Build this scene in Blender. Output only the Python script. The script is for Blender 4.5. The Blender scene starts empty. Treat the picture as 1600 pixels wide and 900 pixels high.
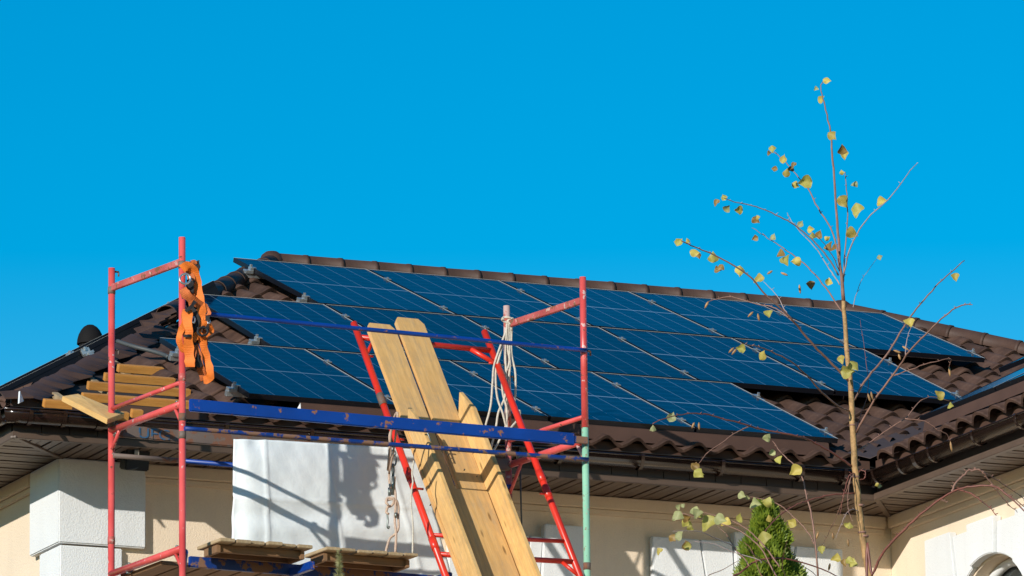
import bpy, bmesh, math, random
from mathutils import Vector, Matrix, Euler
random.seed(7)
R = random.Random(11)
V = Vector
sc = bpy.context.scene
COL = sc.collection

# ------------------------------------------------------------------ camera
CAM = V((0, 0, 1.6))
F = V((0.40110056, 0.88996549, 0.21697873)).normalized()
RT = V((0.91272118, -0.40840341, -0.01211195)).normalized()
UP = V((-0.07783564, -0.20289919, 0.97610119)).normalized()
FPX = 10109.34
cam_data = bpy.data.cameras.new('camera')
cam_data.sensor_width = 36
cam_data.lens = FPX / 1600 * 36
cam_data.clip_start = 0.5
cam_data.clip_end = 5000
cam = bpy.data.objects.new('camera', cam_data)
COL.objects.link(cam)
cam.matrix_world = Matrix(((RT.x, UP.x, -F.x, CAM.x), (RT.y, UP.y, -F.y, CAM.y), (RT.z, UP.z, -F.z, CAM.z), (0, 0, 0, 1)))
sc.camera = cam

# ------------------------------------------------------------------ light
SUN_TRAVEL = V((0.96, 0.68, -0.385)).normalized()
TO_SUN = -SUN_TRAVEL
sun_el = math.asin(TO_SUN.z)
sun_rot = math.atan2(TO_SUN.x, TO_SUN.y)
world = bpy.data.worlds.new('World')
sc.world = world
world.use_nodes = True
wn = world.node_tree
bg = wn.nodes['Background']
sky = wn.nodes.new('ShaderNodeTexSky')
sky.sky_type = 'NISHITA'
sky.sun_disc = False
sky.sun_elevation = sun_el
sky.sun_rotation = sun_rot
sky.altitude = 100
sky.air_density = 1.0
sky.dust_density = 0.0
sky.ozone_density = 1.5
hs = wn.nodes.new('ShaderNodeHueSaturation')
hs.inputs['Saturation'].default_value = 1.82
hs.inputs['Hue'].default_value = 0.497
hs.inputs['Value'].default_value = 1.0
wn.links.new(sky.outputs[0], hs.inputs['Color'])
wn.links.new(hs.outputs[0], bg.inputs['Color'])
bg.inputs['Strength'].default_value = 0.126
sl = bpy.data.lights.new('sun', 'SUN')
sl.energy = 4.85
sl.angle = math.radians(0.5)
sl.color = (1.0, 0.95, 0.87)
so = bpy.data.objects.new('sun', sl)
COL.objects.link(so)
so.location = (-20, -20, 40)
so.rotation_euler = SUN_TRAVEL.to_track_quat('-Z', 'Y').to_euler()
sc.view_settings.view_transform = 'Standard'
sc.view_settings.look = 'None'
sc.view_settings.exposure = 0.0
sc.view_settings.gamma = 1.0
sc.cycles.max_bounces = 6
sc.cycles.use_denoising = True

# ------------------------------------------------------------------ helpers
def ray(x, y):
    return (F * FPX + RT * (x - 800) + UP * (450 - y)).normalized()
def hit(x, y, p0, n):                 # the point of a real plane seen at a place of the photograph
    d = ray(x, y)
    n = V(n)
    return CAM + d * ((V(p0) - CAM).dot(n) / d.dot(n))
def at(x, y, depth):
    d = ray(x, y)
    return CAM + d * (depth / d.dot(F))
def tag(o, label=None, cat=None, group=None, kind=None):
    if label: o['label'] = label
    if cat: o['category'] = cat
    if group: o['group'] = group
    if kind: o['kind'] = kind
    return o
WL = {}
def empty(name, loc, label=None, cat=None, group=None):
    o = bpy.data.objects.new(name, None)
    o.empty_display_size = 0.2
    COL.objects.link(o)
    o.location = loc
    WL[o.name] = V(loc)
    return tag(o, label, cat, group)
def origin(o):
    return WL.get(o.name, V((0, 0, 0))) if o else V((0, 0, 0))
def link(name, data, parent=None, matrix=None):
    """links mesh data; matrix is a world matrix"""
    o = bpy.data.objects.new(name, data)
    COL.objects.link(o)
    m = matrix or Matrix()
    if parent:
        o.parent = parent
        o.matrix_basis = Matrix.Translation(-origin(parent)) @ m
    else:
        o.matrix_basis = m
    WL[o.name] = m.translation.copy()
    return o
class MB:
    def __init__(s):
        s.v, s.f, s.m, s.sm = [], [], [], []
    def face(s, idx, mat=0, smooth=False):
        s.f.append(idx); s.m.append(mat); s.sm.append(smooth)
    def quad(s, a, b, c, d, mat=0):
        n = len(s.v); s.v += [V(a), V(b), V(c), V(d)]; s.face([n, n+1, n+2, n+3], mat)
    def poly(s, pts, mat=0):
        n = len(s.v); s.v += [V(p) for p in pts]; s.face(list(range(n, n+len(pts))), mat)
    def prism(s, pts, ext, mat=0, matside=None):
        n = len(s.v); k = len(pts); ext = V(ext)
        s.v += [V(p) for p in pts] + [V(p) + ext for p in pts]
        s.face(list(range(n, n+k))[::-1], mat); s.face(list(range(n+k, n+2*k)), mat)
        for i in range(k):
            j = (i+1) % k
            s.face([n+i, n+j, n+k+j, n+k+i], mat if matside is None else matside)
    def box(s, c, ax, ay, az, mat=0):     # centre, half axes
        c, ax, ay, az = V(c), V(ax), V(ay), V(az)
        s.prism([c-ax-ay-az, c+ax-ay-az, c+ax+ay-az, c-ax+ay-az], az*2, mat)
    def abox(s, lo, hi, mat=0):
        lo, hi = V(lo), V(hi); c = (lo+hi)/2; h = (hi-lo)/2
        s.box(c, (h.x, 0, 0), (0, h.y, 0), (0, 0, h.z), mat)
    def bar(s, p0, p1, w, h, up=(0, 0, 1), mat=0):   # rectangular bar, w across, h along up
        p0, p1 = V(p0), V(p1); d = (p1-p0); ln = d.length; d.normalize()
        side = d.cross(V(up)).normalized(); u = side.cross(d).normalized()
        s.box((p0+p1)/2, d*ln/2, side*w/2, u*h/2, mat)
    def tube(s, pts, r, n=8, mat=0, cap=True):
        pts = [V(p) for p in pts]; k = len(pts)
        rr = r if isinstance(r, (list, tuple)) else [r]*k
        base = len(s.v); prev = None
        for i, p in enumerate(pts):
            d = (pts[min(i+1, k-1)] - pts[max(i-1, 0)])
            if d.length < 1e-9: d = V((0, 0, 1))
            d.normalize()
            if prev is None:
                a = V((0, 0, 1)) if abs(d.z) < .9 else V((1, 0, 0))
                u = d.cross(a).normalized()
            else:
                u = prev - d*prev.dot(d)
                u = u.normalized() if u.length > 1e-6 else d.orthogonal().normalized()
            prev = u; w = d.cross(u)
            for j in range(n):
                t = 2*math.pi*j/n
                s.v.append(p + (u*math.cos(t)+w*math.sin(t))*rr[i])
        for i in range(k-1):
            for j in range(n):
                j2 = (j+1) % n
                s.face([base+i*n+j, base+i*n+j2, base+(i+1)*n+j2, base+(i+1)*n+j], mat, True)
        if cap:
            s.face([base+j for j in range(n)][::-1], mat)
            s.face([base+(k-1)*n+j for j in range(n)], mat)
    def ribbon(s, pts, width, normal, thick=.003, mat=0):
        pts = [V(p) for p in pts]; k = len(pts); n0 = len(s.v)
        ww = width if isinstance(width, (list, tuple)) else [width]*k
        for i, p in enumerate(pts):
            d = (pts[min(i+1, k-1)]-pts[max(i-1, 0)]).normalized()
            nn = V(normal[i]) if isinstance(normal, list) else V(normal)
            sd = d.cross(nn).normalized()*ww[i]/2; nn = sd.cross(d).normalized()*thick/2
            s.v += [p-sd-nn, p+sd-nn, p+sd+nn, p-sd+nn]
        for i in range(k-1):
            a = n0+i*4; b = a+4
            for j in range(4):
                j2 = (j+1) % 4
                s.face([a+j, a+j2, b+j2, b+j], mat, False)
        s.face([n0, n0+1, n0+2, n0+3], mat); e = n0+(k-1)*4; s.face([e+3, e+2, e+1, e], mat)
    def mesh(s, name, mats, org=V((0, 0, 0)), bevel=0, smooth=None):
        me = bpy.data.meshes.new(name)
        me.from_pydata([tuple(p-org) for p in s.v], [], s.f)
        for m in (mats if isinstance(mats, (list, tuple)) else [mats]): me.materials.append(m)
        me.polygons.foreach_set('material_index', s.m)
        me.polygons.foreach_set('use_smooth', [bool(x) if smooth is None else smooth for x in s.sm])
        bm = bmesh.new(); bm.from_mesh(me)
        bmesh.ops.recalc_face_normals(bm, faces=bm.faces)
        if bevel:
            es = [e for e in bm.edges if len(e.link_faces) == 2 and e.calc_face_angle(0) > .6]
            bmesh.ops.bevel(bm, geom=es, offset=bevel, segments=2, affect='EDGES', clamp_overlap=True)
        bm.to_mesh(me); bm.free()
        me.update()
        return me
    def build(s, name, mats, parent=None, bevel=0, smooth=None, org=None, along=None):
        if along is not None:      # local z runs along the grain
            z = V(along).normalized(); x = z.orthogonal().normalized(); y = z.cross(x); c = s.v[0].copy()
            M = Matrix(((x.x, y.x, z.x, c.x), (x.y, y.y, z.y, c.y), (x.z, y.z, z.z, c.z), (0, 0, 0, 1))); Mi = M.inverted()
            s.v = [Mi @ p for p in s.v]
            return link(name, s.mesh(name, mats, V((0, 0, 0)), bevel, smooth), parent, M)
        if org is None:
            org = V(s.v[0]) if s.v else V((0, 0, 0))
            lo = V((min(p.x for p in s.v), min(p.y for p in s.v), min(p.z for p in s.v)))
            hi = V((max(p.x for p in s.v), max(p.y for p in s.v), max(p.z for p in s.v)))
            org = V(((lo.x+hi.x)/2, (lo.y+hi.y)/2, lo.z))
        return link(name, s.mesh(name, mats, org, bevel, smooth), parent, Matrix.Translation(org))
def spline(pts, n=5):
    pts = [V(p) for p in pts]
    if len(pts) < 3: return pts
    out = []
    P = [pts[0]*2-pts[1]] + pts + [pts[-1]*2-pts[-2]]
    for i in range(1, len(P)-2):
        a, b, c, d = P[i-1], P[i], P[i+1], P[i+2]
        for k in range(n):
            t = k/n
            out.append(.5*((2*b)+(c-a)*t+(2*a-5*b+4*c-d)*t*t+(3*b-a-3*c+d)*t**3))
    return out+[pts[-1]]

# ------------------------------------------------------------------ materials
class Mat:
    def __init__(s, name):
        s.m = bpy.data.materials.new(name); s.m.use_nodes = True
        s.t = s.m.node_tree; s.n = s.t.nodes; s.b = s.n['Principled BSDF']
        s.tc = s.n.new('ShaderNodeTexCoord')
    def set(s, **k):
        for a, b in k.items(): s.b.inputs[a.replace('_', ' ')].default_value = b
        return s
    def link(s, a, b): s.t.links.new(a, b)
    def noise(s, scale, detail=4, rough=.6, stretch=None, src='Object'):
        n = s.n.new('ShaderNodeTexNoise'); n.inputs['Scale'].default_value = scale
        n.inputs['Detail'].default_value = detail; n.inputs['Roughness'].default_value = rough
        o = s.tc.outputs[src]
        if stretch:
            mp = s.n.new('ShaderNodeMapping'); mp.inputs['Scale'].default_value = stretch
            s.link(o, mp.inputs[0]); o = mp.outputs[0]
        s.link(o, n.inputs['Vector'])
        return n.outputs['Fac']
    def geo(s):
        g = s.n.new('ShaderNodeNewGeometry'); return g.outputs['Position']
    def ramp(s, fac, stops, interp='LINEAR'):
        r = s.n.new('ShaderNodeValToRGB'); r.color_ramp.interpolation = interp
        e = r.color_ramp.elements
        while len(e) < len(stops): e.new(.5)
        for i, (p, c) in enumerate(stops):
            e[i].position = p; e[i].color = (*c, 1) if len(c) == 3 else c
        s.link(fac, r.inputs[0]); return r.outputs[0]
    def mix(s, fac, a, b, mode='MIX'):
        m = s.n.new('ShaderNodeMix'); m.data_type = 'RGBA'; m.blend_type = mode
        for sock, val in ((m.inputs['Factor'], fac), (m.inputs['A'], a), (m.inputs['B'], b)):
            pass
        fs = [i for i in m.inputs if i.name == 'Factor' and i.type == 'VALUE'][0]
        ia = [i for i in m.inputs if i.name == 'A' and i.type == 'RGBA'][0]
        ib = [i for i in m.inputs if i.name == 'B' and i.type == 'RGBA'][0]
        for sk, v in ((fs, fac), (ia, a), (ib, b)):
            if hasattr(v, 'links'): s.link(v, sk)
            elif sk is fs: sk.default_value = v
            else: sk.default_value = (*v, 1)
        return [o for o in m.outputs if o.type == 'RGBA'][0]
    def math(s, op, a, b=None, c=None):
        m = s.n.new('ShaderNodeMath'); m.operation = op
        for i, v in enumerate((a, b, c)):
            if v is None: continue
            if hasattr(v, 'links'): s.link(v, m.inputs[i])
            else: m.inputs[i].default_value = v
        return m.outputs[0]
    def col(s, c): s.link(c, s.b.inputs['Base Color']); return s
    def bump(s, h, strength=.3, dist=.01):
        b = s.n.new('ShaderNodeBump'); b.inputs['Strength'].default_value = strength; b.inputs['Distance'].default_value = dist
        s.link(h, b.inputs['Height']); s.link(b.outputs[0], s.b.inputs['Normal']); return s
    def rand(s):
        o = s.n.new('ShaderNodeObjectInfo'); return o.outputs['Random']

def plain(name, c, rough=.6, metal=0, var=.12, scale=8, bump=0, bscale=60, rnd=0, spec=.5):
    m = Mat(name).set(Roughness=rough, Metallic=metal); m.b.inputs['Specular IOR Level'].default_value = spec
    lo = tuple(x*(1-var) for x in c); hi = tuple(min(1, x*(1+var)) for x in c)
    k = m.ramp(m.noise(scale), [(.3, lo), (.7, hi)])
    if rnd:
        r = m.math('MULTIPLY_ADD', m.rand(), 2*rnd, 1-rnd)
        cc = m.n.new('ShaderNodeCombineColor')
        for i in range(3): m.link(r, cc.inputs[i])
        k = m.mix(1.0, k, cc.outputs[0], 'MULTIPLY')
    m.col(k)
    if bump: m.bump(m.noise(bscale, 6), bump)
    return m.m

def tile_mat():
    m = Mat('roof_tile_brown').set(Roughness=.75); m.b.inputs['Specular IOR Level'].default_value = .22
    n1 = m.noise(9, 5, src='Object'); n2 = m.noise(70, 4)
    k = m.ramp(n1, [(.28, (.046, .025, .018)), (.55, (.080, .044, .031)), (.78, (.116, .069, .050))])
    k = m.mix(m.math('MULTIPLY', m.math('GREATER_THAN', n2, .67), .35), k, (.19, .135, .10))
    r = m.math('MULTIPLY_ADD', m.rand(), .5, .74)
    cc = m.n.new('ShaderNodeCombineColor')
    for i in range(3): m.link(r, cc.inputs[i])
    m.col(m.mix(1.0, k, cc.outputs[0], 'MULTIPLY')).bump(n2, .25, .004)
    return m.m
def paint(name, c, rust=(.13, .05, .025), amt=.58, rough=.35, fade=None, scale=16, pale=None, pale_amt=.66):
    m = Mat(name).set(Roughness=rough)
    p = m.geo(); n = m.n.new('ShaderNodeTexNoise'); n.inputs['Scale'].default_value = scale; n.inputs['Detail'].default_value = 8; n.inputs['Roughness'].default_value = .65
    m.link(p, n.inputs['Vector'])
    n2 = m.n.new('ShaderNodeTexNoise'); n2.inputs['Scale'].default_value = 4; n2.inputs['Detail'].default_value = 6; m.link(p, n2.inputs['Vector'])
    k = m.ramp(n2.outputs['Fac'], [(.35, tuple(x*.86 for x in c)), (.65, fade or tuple(min(1, x*1.12) for x in c))])
    if pale:
        n3 = m.n.new('ShaderNodeTexNoise'); n3.inputs['Scale'].default_value = 26; n3.inputs['Detail'].default_value = 6; m.link(p, n3.inputs['Vector'])
        k = m.mix(m.ramp(n3.outputs['Fac'], [(pale_amt, (0, 0, 0)), (pale_amt+.03, (1, 1, 1))]), k, pale)
    f = m.ramp(n.outputs['Fac'], [(amt, (0, 0, 0)), (amt+.035, (1, 1, 1))])
    m.col(m.mix(f, k, rust))
    m.link(m.math('MULTIPLY_ADD', m.math('MULTIPLY', f, 1.0), .45, rough), m.b.inputs['Roughness'])
    m.bump(f, .2, .002)
    return m.m
def wood(name, a, b, grain=(14, 14, 1.2), scale=3.0, rough=.65, knots=True, stain=None):
    m = Mat(name).set(Roughness=rough)
    n = m.noise(scale, 6, .65, grain); n2 = m.noise(scale*7, 4, .6, (grain[0], grain[1], grain[2]*.5))
    k = m.ramp(n, [(.3, a), (.68, b)])
    k = m.mix(m.math('MULTIPLY', m.ramp(n2, [(.5, (0, 0, 0)), (.75, (1, 1, 1))]), .3), k, tuple(x*.6 for x in a))
    if stain:
        n3 = m.noise(3.2, 6, .7, (1, 1, .8))
        k = m.mix(m.math('MULTIPLY', m.ramp(n3, [(.46, (0, 0, 0)), (.70, (1, 1, 1))]), .6), k, stain)
    if stain:
        n4 = m.noise(5, 7, .75, (7, 7, .9))
        k = m.mix(m.math('MULTIPLY', m.ramp(n4, [(.5, (0, 0, 0)), (.66, (1, 1, 1))]), .40), k, (.30, .24, .17))
    if knots:
        v = m.n.new('ShaderNodeTexVoronoi'); mp = m.n.new('ShaderNodeMapping'); mp.inputs['Scale'].default_value = (9, 9, 2.2)
        m.link(m.tc.outputs['Object'], mp.inputs[0]); m.link(mp.outputs[0], v.inputs['Vector']); v.inputs['Scale'].default_value = 1.0
        k = m.mix(m.ramp(v.outputs['Distance'], [(.05, (1, 1, 1)), (.11, (0, 0, 0))]), k, tuple(x*.45 for x in a))
    r = m.math('MULTIPLY_ADD', m.rand(), .24, .88)
    cc = m.n.new('ShaderNodeCombineColor')
    for i in range(3): m.link(r, cc.inputs[i])
    m.col(m.mix(1.0, k, cc.outputs[0], 'MULTIPLY')).bump(n2, .25, .002)
    return m.m
def stucco(name, c):
    m = Mat(name).set(Roughness=.9)
    p = m.geo()
    def nz(sc_, d):
        n = m.n.new('ShaderNodeTexNoise'); n.inputs['Scale'].default_value = sc_; n.inputs['Detail'].default_value = d; m.link(p, n.inputs['Vector']); return n.outputs['Fac']
    a = nz(1.6, 5); b = nz(90, 5)
    k = m.ramp(a, [(.3, tuple(x*.93 for x in c)), (.7, tuple(min(1, x*1.04) for x in c))])
    k = m.mix(m.math('MULTIPLY', m.ramp(b, [(.35, (1, 1, 1)), (.5, (0, 0, 0))]), .12), k, tuple(x*.6 for x in c))
    st_ = m.n.new('ShaderNodeTexNoise'); st_.inputs['Scale'].default_value = 1.0; st_.inputs['Detail'].default_value = 6
    mp = m.n.new('ShaderNodeMapping'); mp.inputs['Scale'].default_value = (9, 9, .7); m.link(p, mp.inputs[0]); m.link(mp.outputs[0], st_.inputs['Vector'])
    k = m.mix(m.math('MULTIPLY', m.ramp(st_.outputs['Fac'], [(.5, (0, 0, 0)), (.75, (1, 1, 1))]), .22), k, tuple(x*.72 for x in c))
    m.col(k).bump(b, .6, .007)
    return m.m
def panel_mat():
    m = Mat('solar_glass').set(Roughness=.10)
    m.b.inputs['IOR'].default_value = 1.30
    m.b.inputs['Specular IOR Level'].default_value = .165
    sep = m.n.new('ShaderNodeSeparateXYZ'); m.link(m.tc.outputs['Object'], sep.inputs[0])
    X, Y = sep.outputs[0], sep.outputs[1]
    def line(coord, pitch, off, half):
        q = m.math('DIVIDE', m.math('SUBTRACT', coord, off), pitch)
        fr = m.math('ABSOLUTE', m.math('SUBTRACT', m.math('FRACT', m.math('ADD', q, .5)), .5))
        return m.math('LESS_THAN', fr, half/pitch)
    cols = line(X, PW_IN/6, -PW_IN/2, .0024)
    rows = line(Y, PL_IN/12, -PL_IN/2, .020)
    mid = m.math('LESS_THAN', m.math('ABSOLUTE', Y), .0095)
    n = m.noise(1.1, 3); 
    base = m.ramp(n, [(.3, (.0006, .009, .027)), (.7, (.0012, .015, .039))])
    base = m.mix(m.math('MULTIPLY', rows, .9), base, (.0025, .027, .066))
    base = m.mix(m.math('MULTIPLY', cols, .70), base, (.22, .34, .46))
    base = m.mix(m.math('MULTIPLY', mid, .75), base, (.28, .40, .50))
    r = m.math('MULTIPLY_ADD', m.rand(), .5, .72)
    cc = m.n.new('ShaderNodeCombineColor')
    for i in range(3): m.link(r, cc.inputs[i])
    base = m.mix(1.0, base, cc.outputs[0], 'MULTIPLY')
    d_ = m.noise(6, 6, .7); m.col(m.mix(m.math('MULTIPLY', m.ramp(d_, [(.55, (0, 0, 0)), (.75, (1, 1, 1))]), .10), base, (.12, .13, .13)))
    m.link(m.math('MULTIPLY_ADD', d_, .10, .06), m.b.inputs['Roughness'])
    return m.m
PW, PL = 1.102, 1.838                    # module size
PW_IN, PL_IN = PW-.03, PL-.03
MT = {}
MT['tile'] = tile_mat()
MT['brown_metal'] = plain('brown_sheet_metal', (.070, .039, .028), .6, 0, .22, 5, .06, 30, spec=.25)
MT['brown_flat'] = plain('brown_board', (.080, .044, .032), .65, 0, .12, 4, spec=.2)
MT['ridge'] = plain('ridge_tile_brown', (.068, .037, .026), .6, 0, .2, 9, .12, 60, rnd=.12, spec=.3)
MT['gutter'] = plain('gutter_brown', (.021, .011, .008), .17, 0, .1, 6)
MT['fascia'] = plain('fascia_dark', (.026, .019, .017), .5, 0, .1, 6)
MT['soffit'] = plain('soffit_brown', (.098, .064, .045), .5, 0, .1, 3, rnd=.08)
MT['underlay'] = plain('roof_underlay', (.022, .018, .017), .85, 0, .2, 5)
MT['stucco'] = stucco('beige_stucco', (.80, .655, .49))
MT['frieze'] = stucco('beige_frieze', (.72, .58, .43))
MT['white'] = stucco('white_stucco', (.745, .755, .75))
MT['solar'] = panel_mat()
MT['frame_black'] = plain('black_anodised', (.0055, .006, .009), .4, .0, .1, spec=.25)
MT['frame_lip_glint'] = plain('frame_lip_glint', (.50, .50, .47), .5, .0, .08)
MT['alu'] = plain('aluminium', (.55, .58, .58), .35, .8, .15, 30)
MT['black'] = plain('black_plastic', (.014, .014, .016), .4)
MT['red'] = paint('red_scaffold_paint', (.62, .070, .062), amt=.62, rough=.3, fade=(.70, .11, .10), pale=(.62, .40, .36), pale_amt=.655)
MT['red_worn'] = paint('worn_red_paint', (.46, .075, .065), amt=.55, rough=.5, fade=(.56, .14, .12), rust=(.20, .085, .045), pale=(.55, .33, .28), pale_amt=.60)
MT['orange_red'] = paint('orange_red_paint', (.66, .030, .012), amt=.66, rough=.33, rust=(.16, .075, .04))
MT['pale_red'] = paint('bleached_red_paint', (.60, .40, .36), amt=.56, rough=.6, rust=(.42, .10, .07), scale=12)
MT['mint'] = paint('mint_green_paint', (.28, .56, .38), amt=.585, rough=.5, rust=(.26, .15, .09), pale=(.56, .30, .24), pale_amt=.64)
MT['blue'] = paint('blue_scaffold_paint', (.001, .043, .27), amt=.615, rough=.4, rust=(.27, .115, .055), scale=14)
MT['blue_worn'] = paint('worn_blue_paint', (.002, .036, .21), amt=.50, rough=.5, rust=(.22, .115, .07), scale=9)
MT['rust'] = paint('rusty_grey_steel', (.15, .11, .09), amt=.52, rough=.7, rust=(.19, .085, .05), scale=9)
MT['print_blue'] = paint('faded_blue_lettering', (.025, .10, .20), amt=.55, rough=.7, rust=(.16, .10, .07), scale=22)
MT['pine'] = wood('new_pine', (.62, .36, .115), (.77, .49, .19), stain=(.34, .19, .07))
MT['plank'] = wood('weathered_pine', (.53, .295, .095), (.71, .425, .155), stain=(.36, .25, .14))
MT['batten'] = wood('orange_batten', (.44, .175, .030), (.60, .28, .06), grain=(1.2, 14, 14))
MT['deck'] = wood('grey_deck_board', (.30, .20, .10), (.47, .35, .20), rough=.8, stain=(.14, .09, .05))
MT['bearer'] = wood('shaded_brown_bearer', (.17, .088, .038), (.26, .14, .065), rough=.8)  # brown made darker for the shade beneath the slats
MT['orange'] = plain('orange_webbing', (.74, .165, .012), .7, 0, .22, 18, .25, 160)
MT['dark_orange'] = plain('worn_orange_webbing', (.50, .12, .025), .75, 0, .3, 24, .25, 160)
MT['webbing'] = plain('black_webbing', (.017, .016, .017), .8, 0, .2, 20)
MT['rope'] = plain('beige_rope', (.56, .50, .41), .9, 0, .18, 60, .4, 140)
MT['rope_tan'] = plain('tan_rope', (.50, .36, .27), .9, 0, .2, 60, .4, 140)
MT['steel'] = plain('dull_steel', (.20, .22, .20), .4, .7, .25, 40)
MT['cable'] = plain('grey_conduit', (.06, .065, .065), .5, 0, .1)
MT['hood'] = plain('matt_black_hood', (.010, .009, .009), .8, spec=.15)
MT['glass'] = plain('window_glass', (.03, .035, .035), .08, 0, .1)
MT['flash'] = plain('valley_metal', (.075, .055, .052), .75, 0, .15, 4, spec=.15)
def tarp_mat():
    m = Mat('white_tarpaulin').set(Roughness=.55)
    n = m.noise(2.2, 6)
    m.col(m.ramp(n, [(.3, (.66, .70, .70)), (.7, (.78, .81, .81))])).bump(m.noise(9, 7, .65), .3, .02)
    m.b.inputs['Subsurface Weight'].default_value = 0
    return m.m
MT['tarp'] = tarp_mat()
def leafmat(name, a, b, trans=.35):
    m = Mat(name).set(Roughness=.55)
    k = m.ramp(m.noise(45, 4), [(.35, a), (.65, b)])
    r = m.math('MULTIPLY_ADD', m.rand(), .5, .75)
    cc = m.n.new('ShaderNodeCombineColor')
    for i in range(3): m.link(r, cc.inputs[i])
    k = m.mix(1.0, k, cc.outputs[0], 'MULTIPLY')
    m.col(k)
    tr = m.n.new('ShaderNodeBsdfTranslucent'); m.link(k, tr.inputs['Color'])
    mx = m.n.new('ShaderNodeMixShader'); mx.inputs[0].default_value = trans
    m.link(m.b.outputs[0], mx.inputs[1]); m.link(tr.outputs[0], mx.inputs[2])
    m.link(mx.outputs[0], m.n['Material Output'].inputs['Surface'])
    return m.m
MT['leaf_y'] = leafmat('yellow_leaf', (.50, .38, .06), (.62, .50, .13))
MT['leaf_g'] = leafmat('yellow_green_leaf', (.36, .33, .05), (.52, .46, .13))
MT['leaf_p'] = leafmat('pale_green_leaf', (.36, .37, .14), (.50, .50, .24))
MT['leaf_b'] = leafmat('brown_leaf', (.09, .055, .02), (.36, .22, .05), .15)
MT['catkin'] = leafmat('catkin', (.36, .19, .07), (.50, .29, .12), .1)
MT['bark'] = plain('birch_bark', (.40, .235, .095), .7, 0, .45, 22, .5, 60)
MT['twig'] = plain('red_brown_twig', (.26, .135, .095), .6, 0, .25, 25)
MT['twig_red'] = plain('red_twig', (.19, .062, .042), .5, 0, .25, 25)
MT['twig_grey'] = plain('grey_twig', (.36, .27, .25), .6, 0, .25, 25)
MT['thuja'] = leafmat('thuja_green', (.07, .125, .008), (.24, .29, .022), .3)
MT['thuja_trunk'] = plain('thuja_bark', (.12, .07, .04), .8)
MT['spruce'] = leafmat('spruce_needle', (.14, .15, .05), (.30, .28, .12), .1)
MT['grass'] = plain('sandy_ground', (.13, .092, .055), .95, 0, .3, 3)

# ------------------------------------------------------------------ setting
g = MB(); g.quad((-600, -400, 0), (900, -400, 0), (900, 1500, 0), (-600, 1500, 0))
tag(g.build('ground', MT['grass'], org=V((0, 0, 0))), kind='structure')

# ------------------------------------------------------------------ house frame
PIT = math.radians(23.334); TF = math.tan(PIT)
YE, ZE = 39.90, 10.263          # front tile edge
XL = 14.30; XR0, YR, XR1 = 18.46, 45.5, 23.42   # left tile edge, ridge ends
ZR = ZE + (YR-YE)*TF
TL_ = (ZR-ZE)/(XR0-XL)          # left slope
XW, ZW = 20.75, 10.268           # wing tile edge
TW = TF
YB = YR + (YR-YE)               # back eave
YWALL = 40.577; XWALL = 14.936; XWW = 21.245; ZS = 10.035
YW0 = 33.0                       # near end of the wing
def zf(y): return ZE+(y-YE)*TF
SL = V((0, math.cos(PIT), math.sin(PIT))); NF = V((0, -math.sin(PIT), math.cos(PIT)))
AX = V((1, 0, 0))
house = empty('house', (18, 44, 0), 'beige stucco house with brown tiled hip roof, dark gutters and white corner blocks', 'house')

def hpart(mb, name, mat, bevel=0, parent=None, **k):
    return mb.build(name, mat, parent or house, bevel, **k)
# walls
w = MB(); w.abox((XWALL, YWALL, 0), (XWW+.3, YWALL+.3, ZS+.1)); hpart(w, 'wall', MT['stucco'])
w = MB(); w.abox((XWALL, YWALL+.301, 0), (XWALL+.3, YB-.6, ZS+.1)); hpart(w, 'wall', MT['stucco'])
# wing wall with an arched opening is built further down
w = MB(); w.abox((XWALL+.31, YB-.9, 0), (27.5, YB-.6, ZS+.1)); w.abox((28.2, YW0+.6, 0), (28.5, YB-.6, ZS+.1)); w.abox((XWW+.301, YW0+.6, 0), (28.19, YW0+.9, ZS+.1))
hpart(w, 'rear_wall', MT['stucco'])
# frieze bands
def band(a, b, n, z0, z1, out, name='frieze'):
    a, b, n = V(a), V(b), V(n)
    m = MB(); d = (b-a); m.prism([a+V((0, 0, z0)), b+V((0, 0, z0)), b+n*out+V((0, 0, z0)), a+n*out+V((0, 0, z0))], (0, 0, z1-z0))
    hpart(m, name, MT['frieze'], .006)
for z0, z1, o in ((9.947, 10.033, .055), (9.905, 9.945, .03)):
    band((XWALL+.54, YWALL-.001, 0), (XWW-.06, YWALL-.001, 0), (0, -1, 0), z0, z1, o)
    band((XWW-.001, YWALL-.06, 0), (XWW-.001, YW0+.7, 0), (-1, 0, 0), z0, z1, o)
    band((XWALL-.001, YWALL+.55, 0), (XWALL-.001, YB-.7, 0), (-1, 0, 0), z0, z1, o)
# corner blocks
qz = [hit(103, 851, (0, YWALL-.06, 0), (0, 1, 0)).z]
xb = hit(228, 800, (0, YWALL-.06, 0), (0, 1, 0)).x; xb2 = hit(192, 880, (0, YWALL-.05, 0), (0, 1, 0)).x
zt = ZS-.004; i = 0
zz = [zt, qz[0]]
while zz[-1] > 1: zz.append(zz[-1]-(.62 if len(zz) % 2 else .58))
for i in range(len(zz)-1):
    big = i % 2 == 0
    xe = xb if big else xb2; ye = YWALL+(.52 if big else .36); o = .06 if big else .045
    m = MB(); z1, z0 = zz[i], zz[i+1]+.012
    m.prism([(XWALL-o, YWALL-o, z0), (xe, YWALL-o, z0), (xe, YWALL-.002, z0), (XWALL-.002, YWALL-.002, z0), (XWALL-.002, ye, z0), (XWALL-o, ye, z0)], (0, 0, z1-z0))
    hpart(m, 'corner_block', MT['white'], .008)
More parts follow.
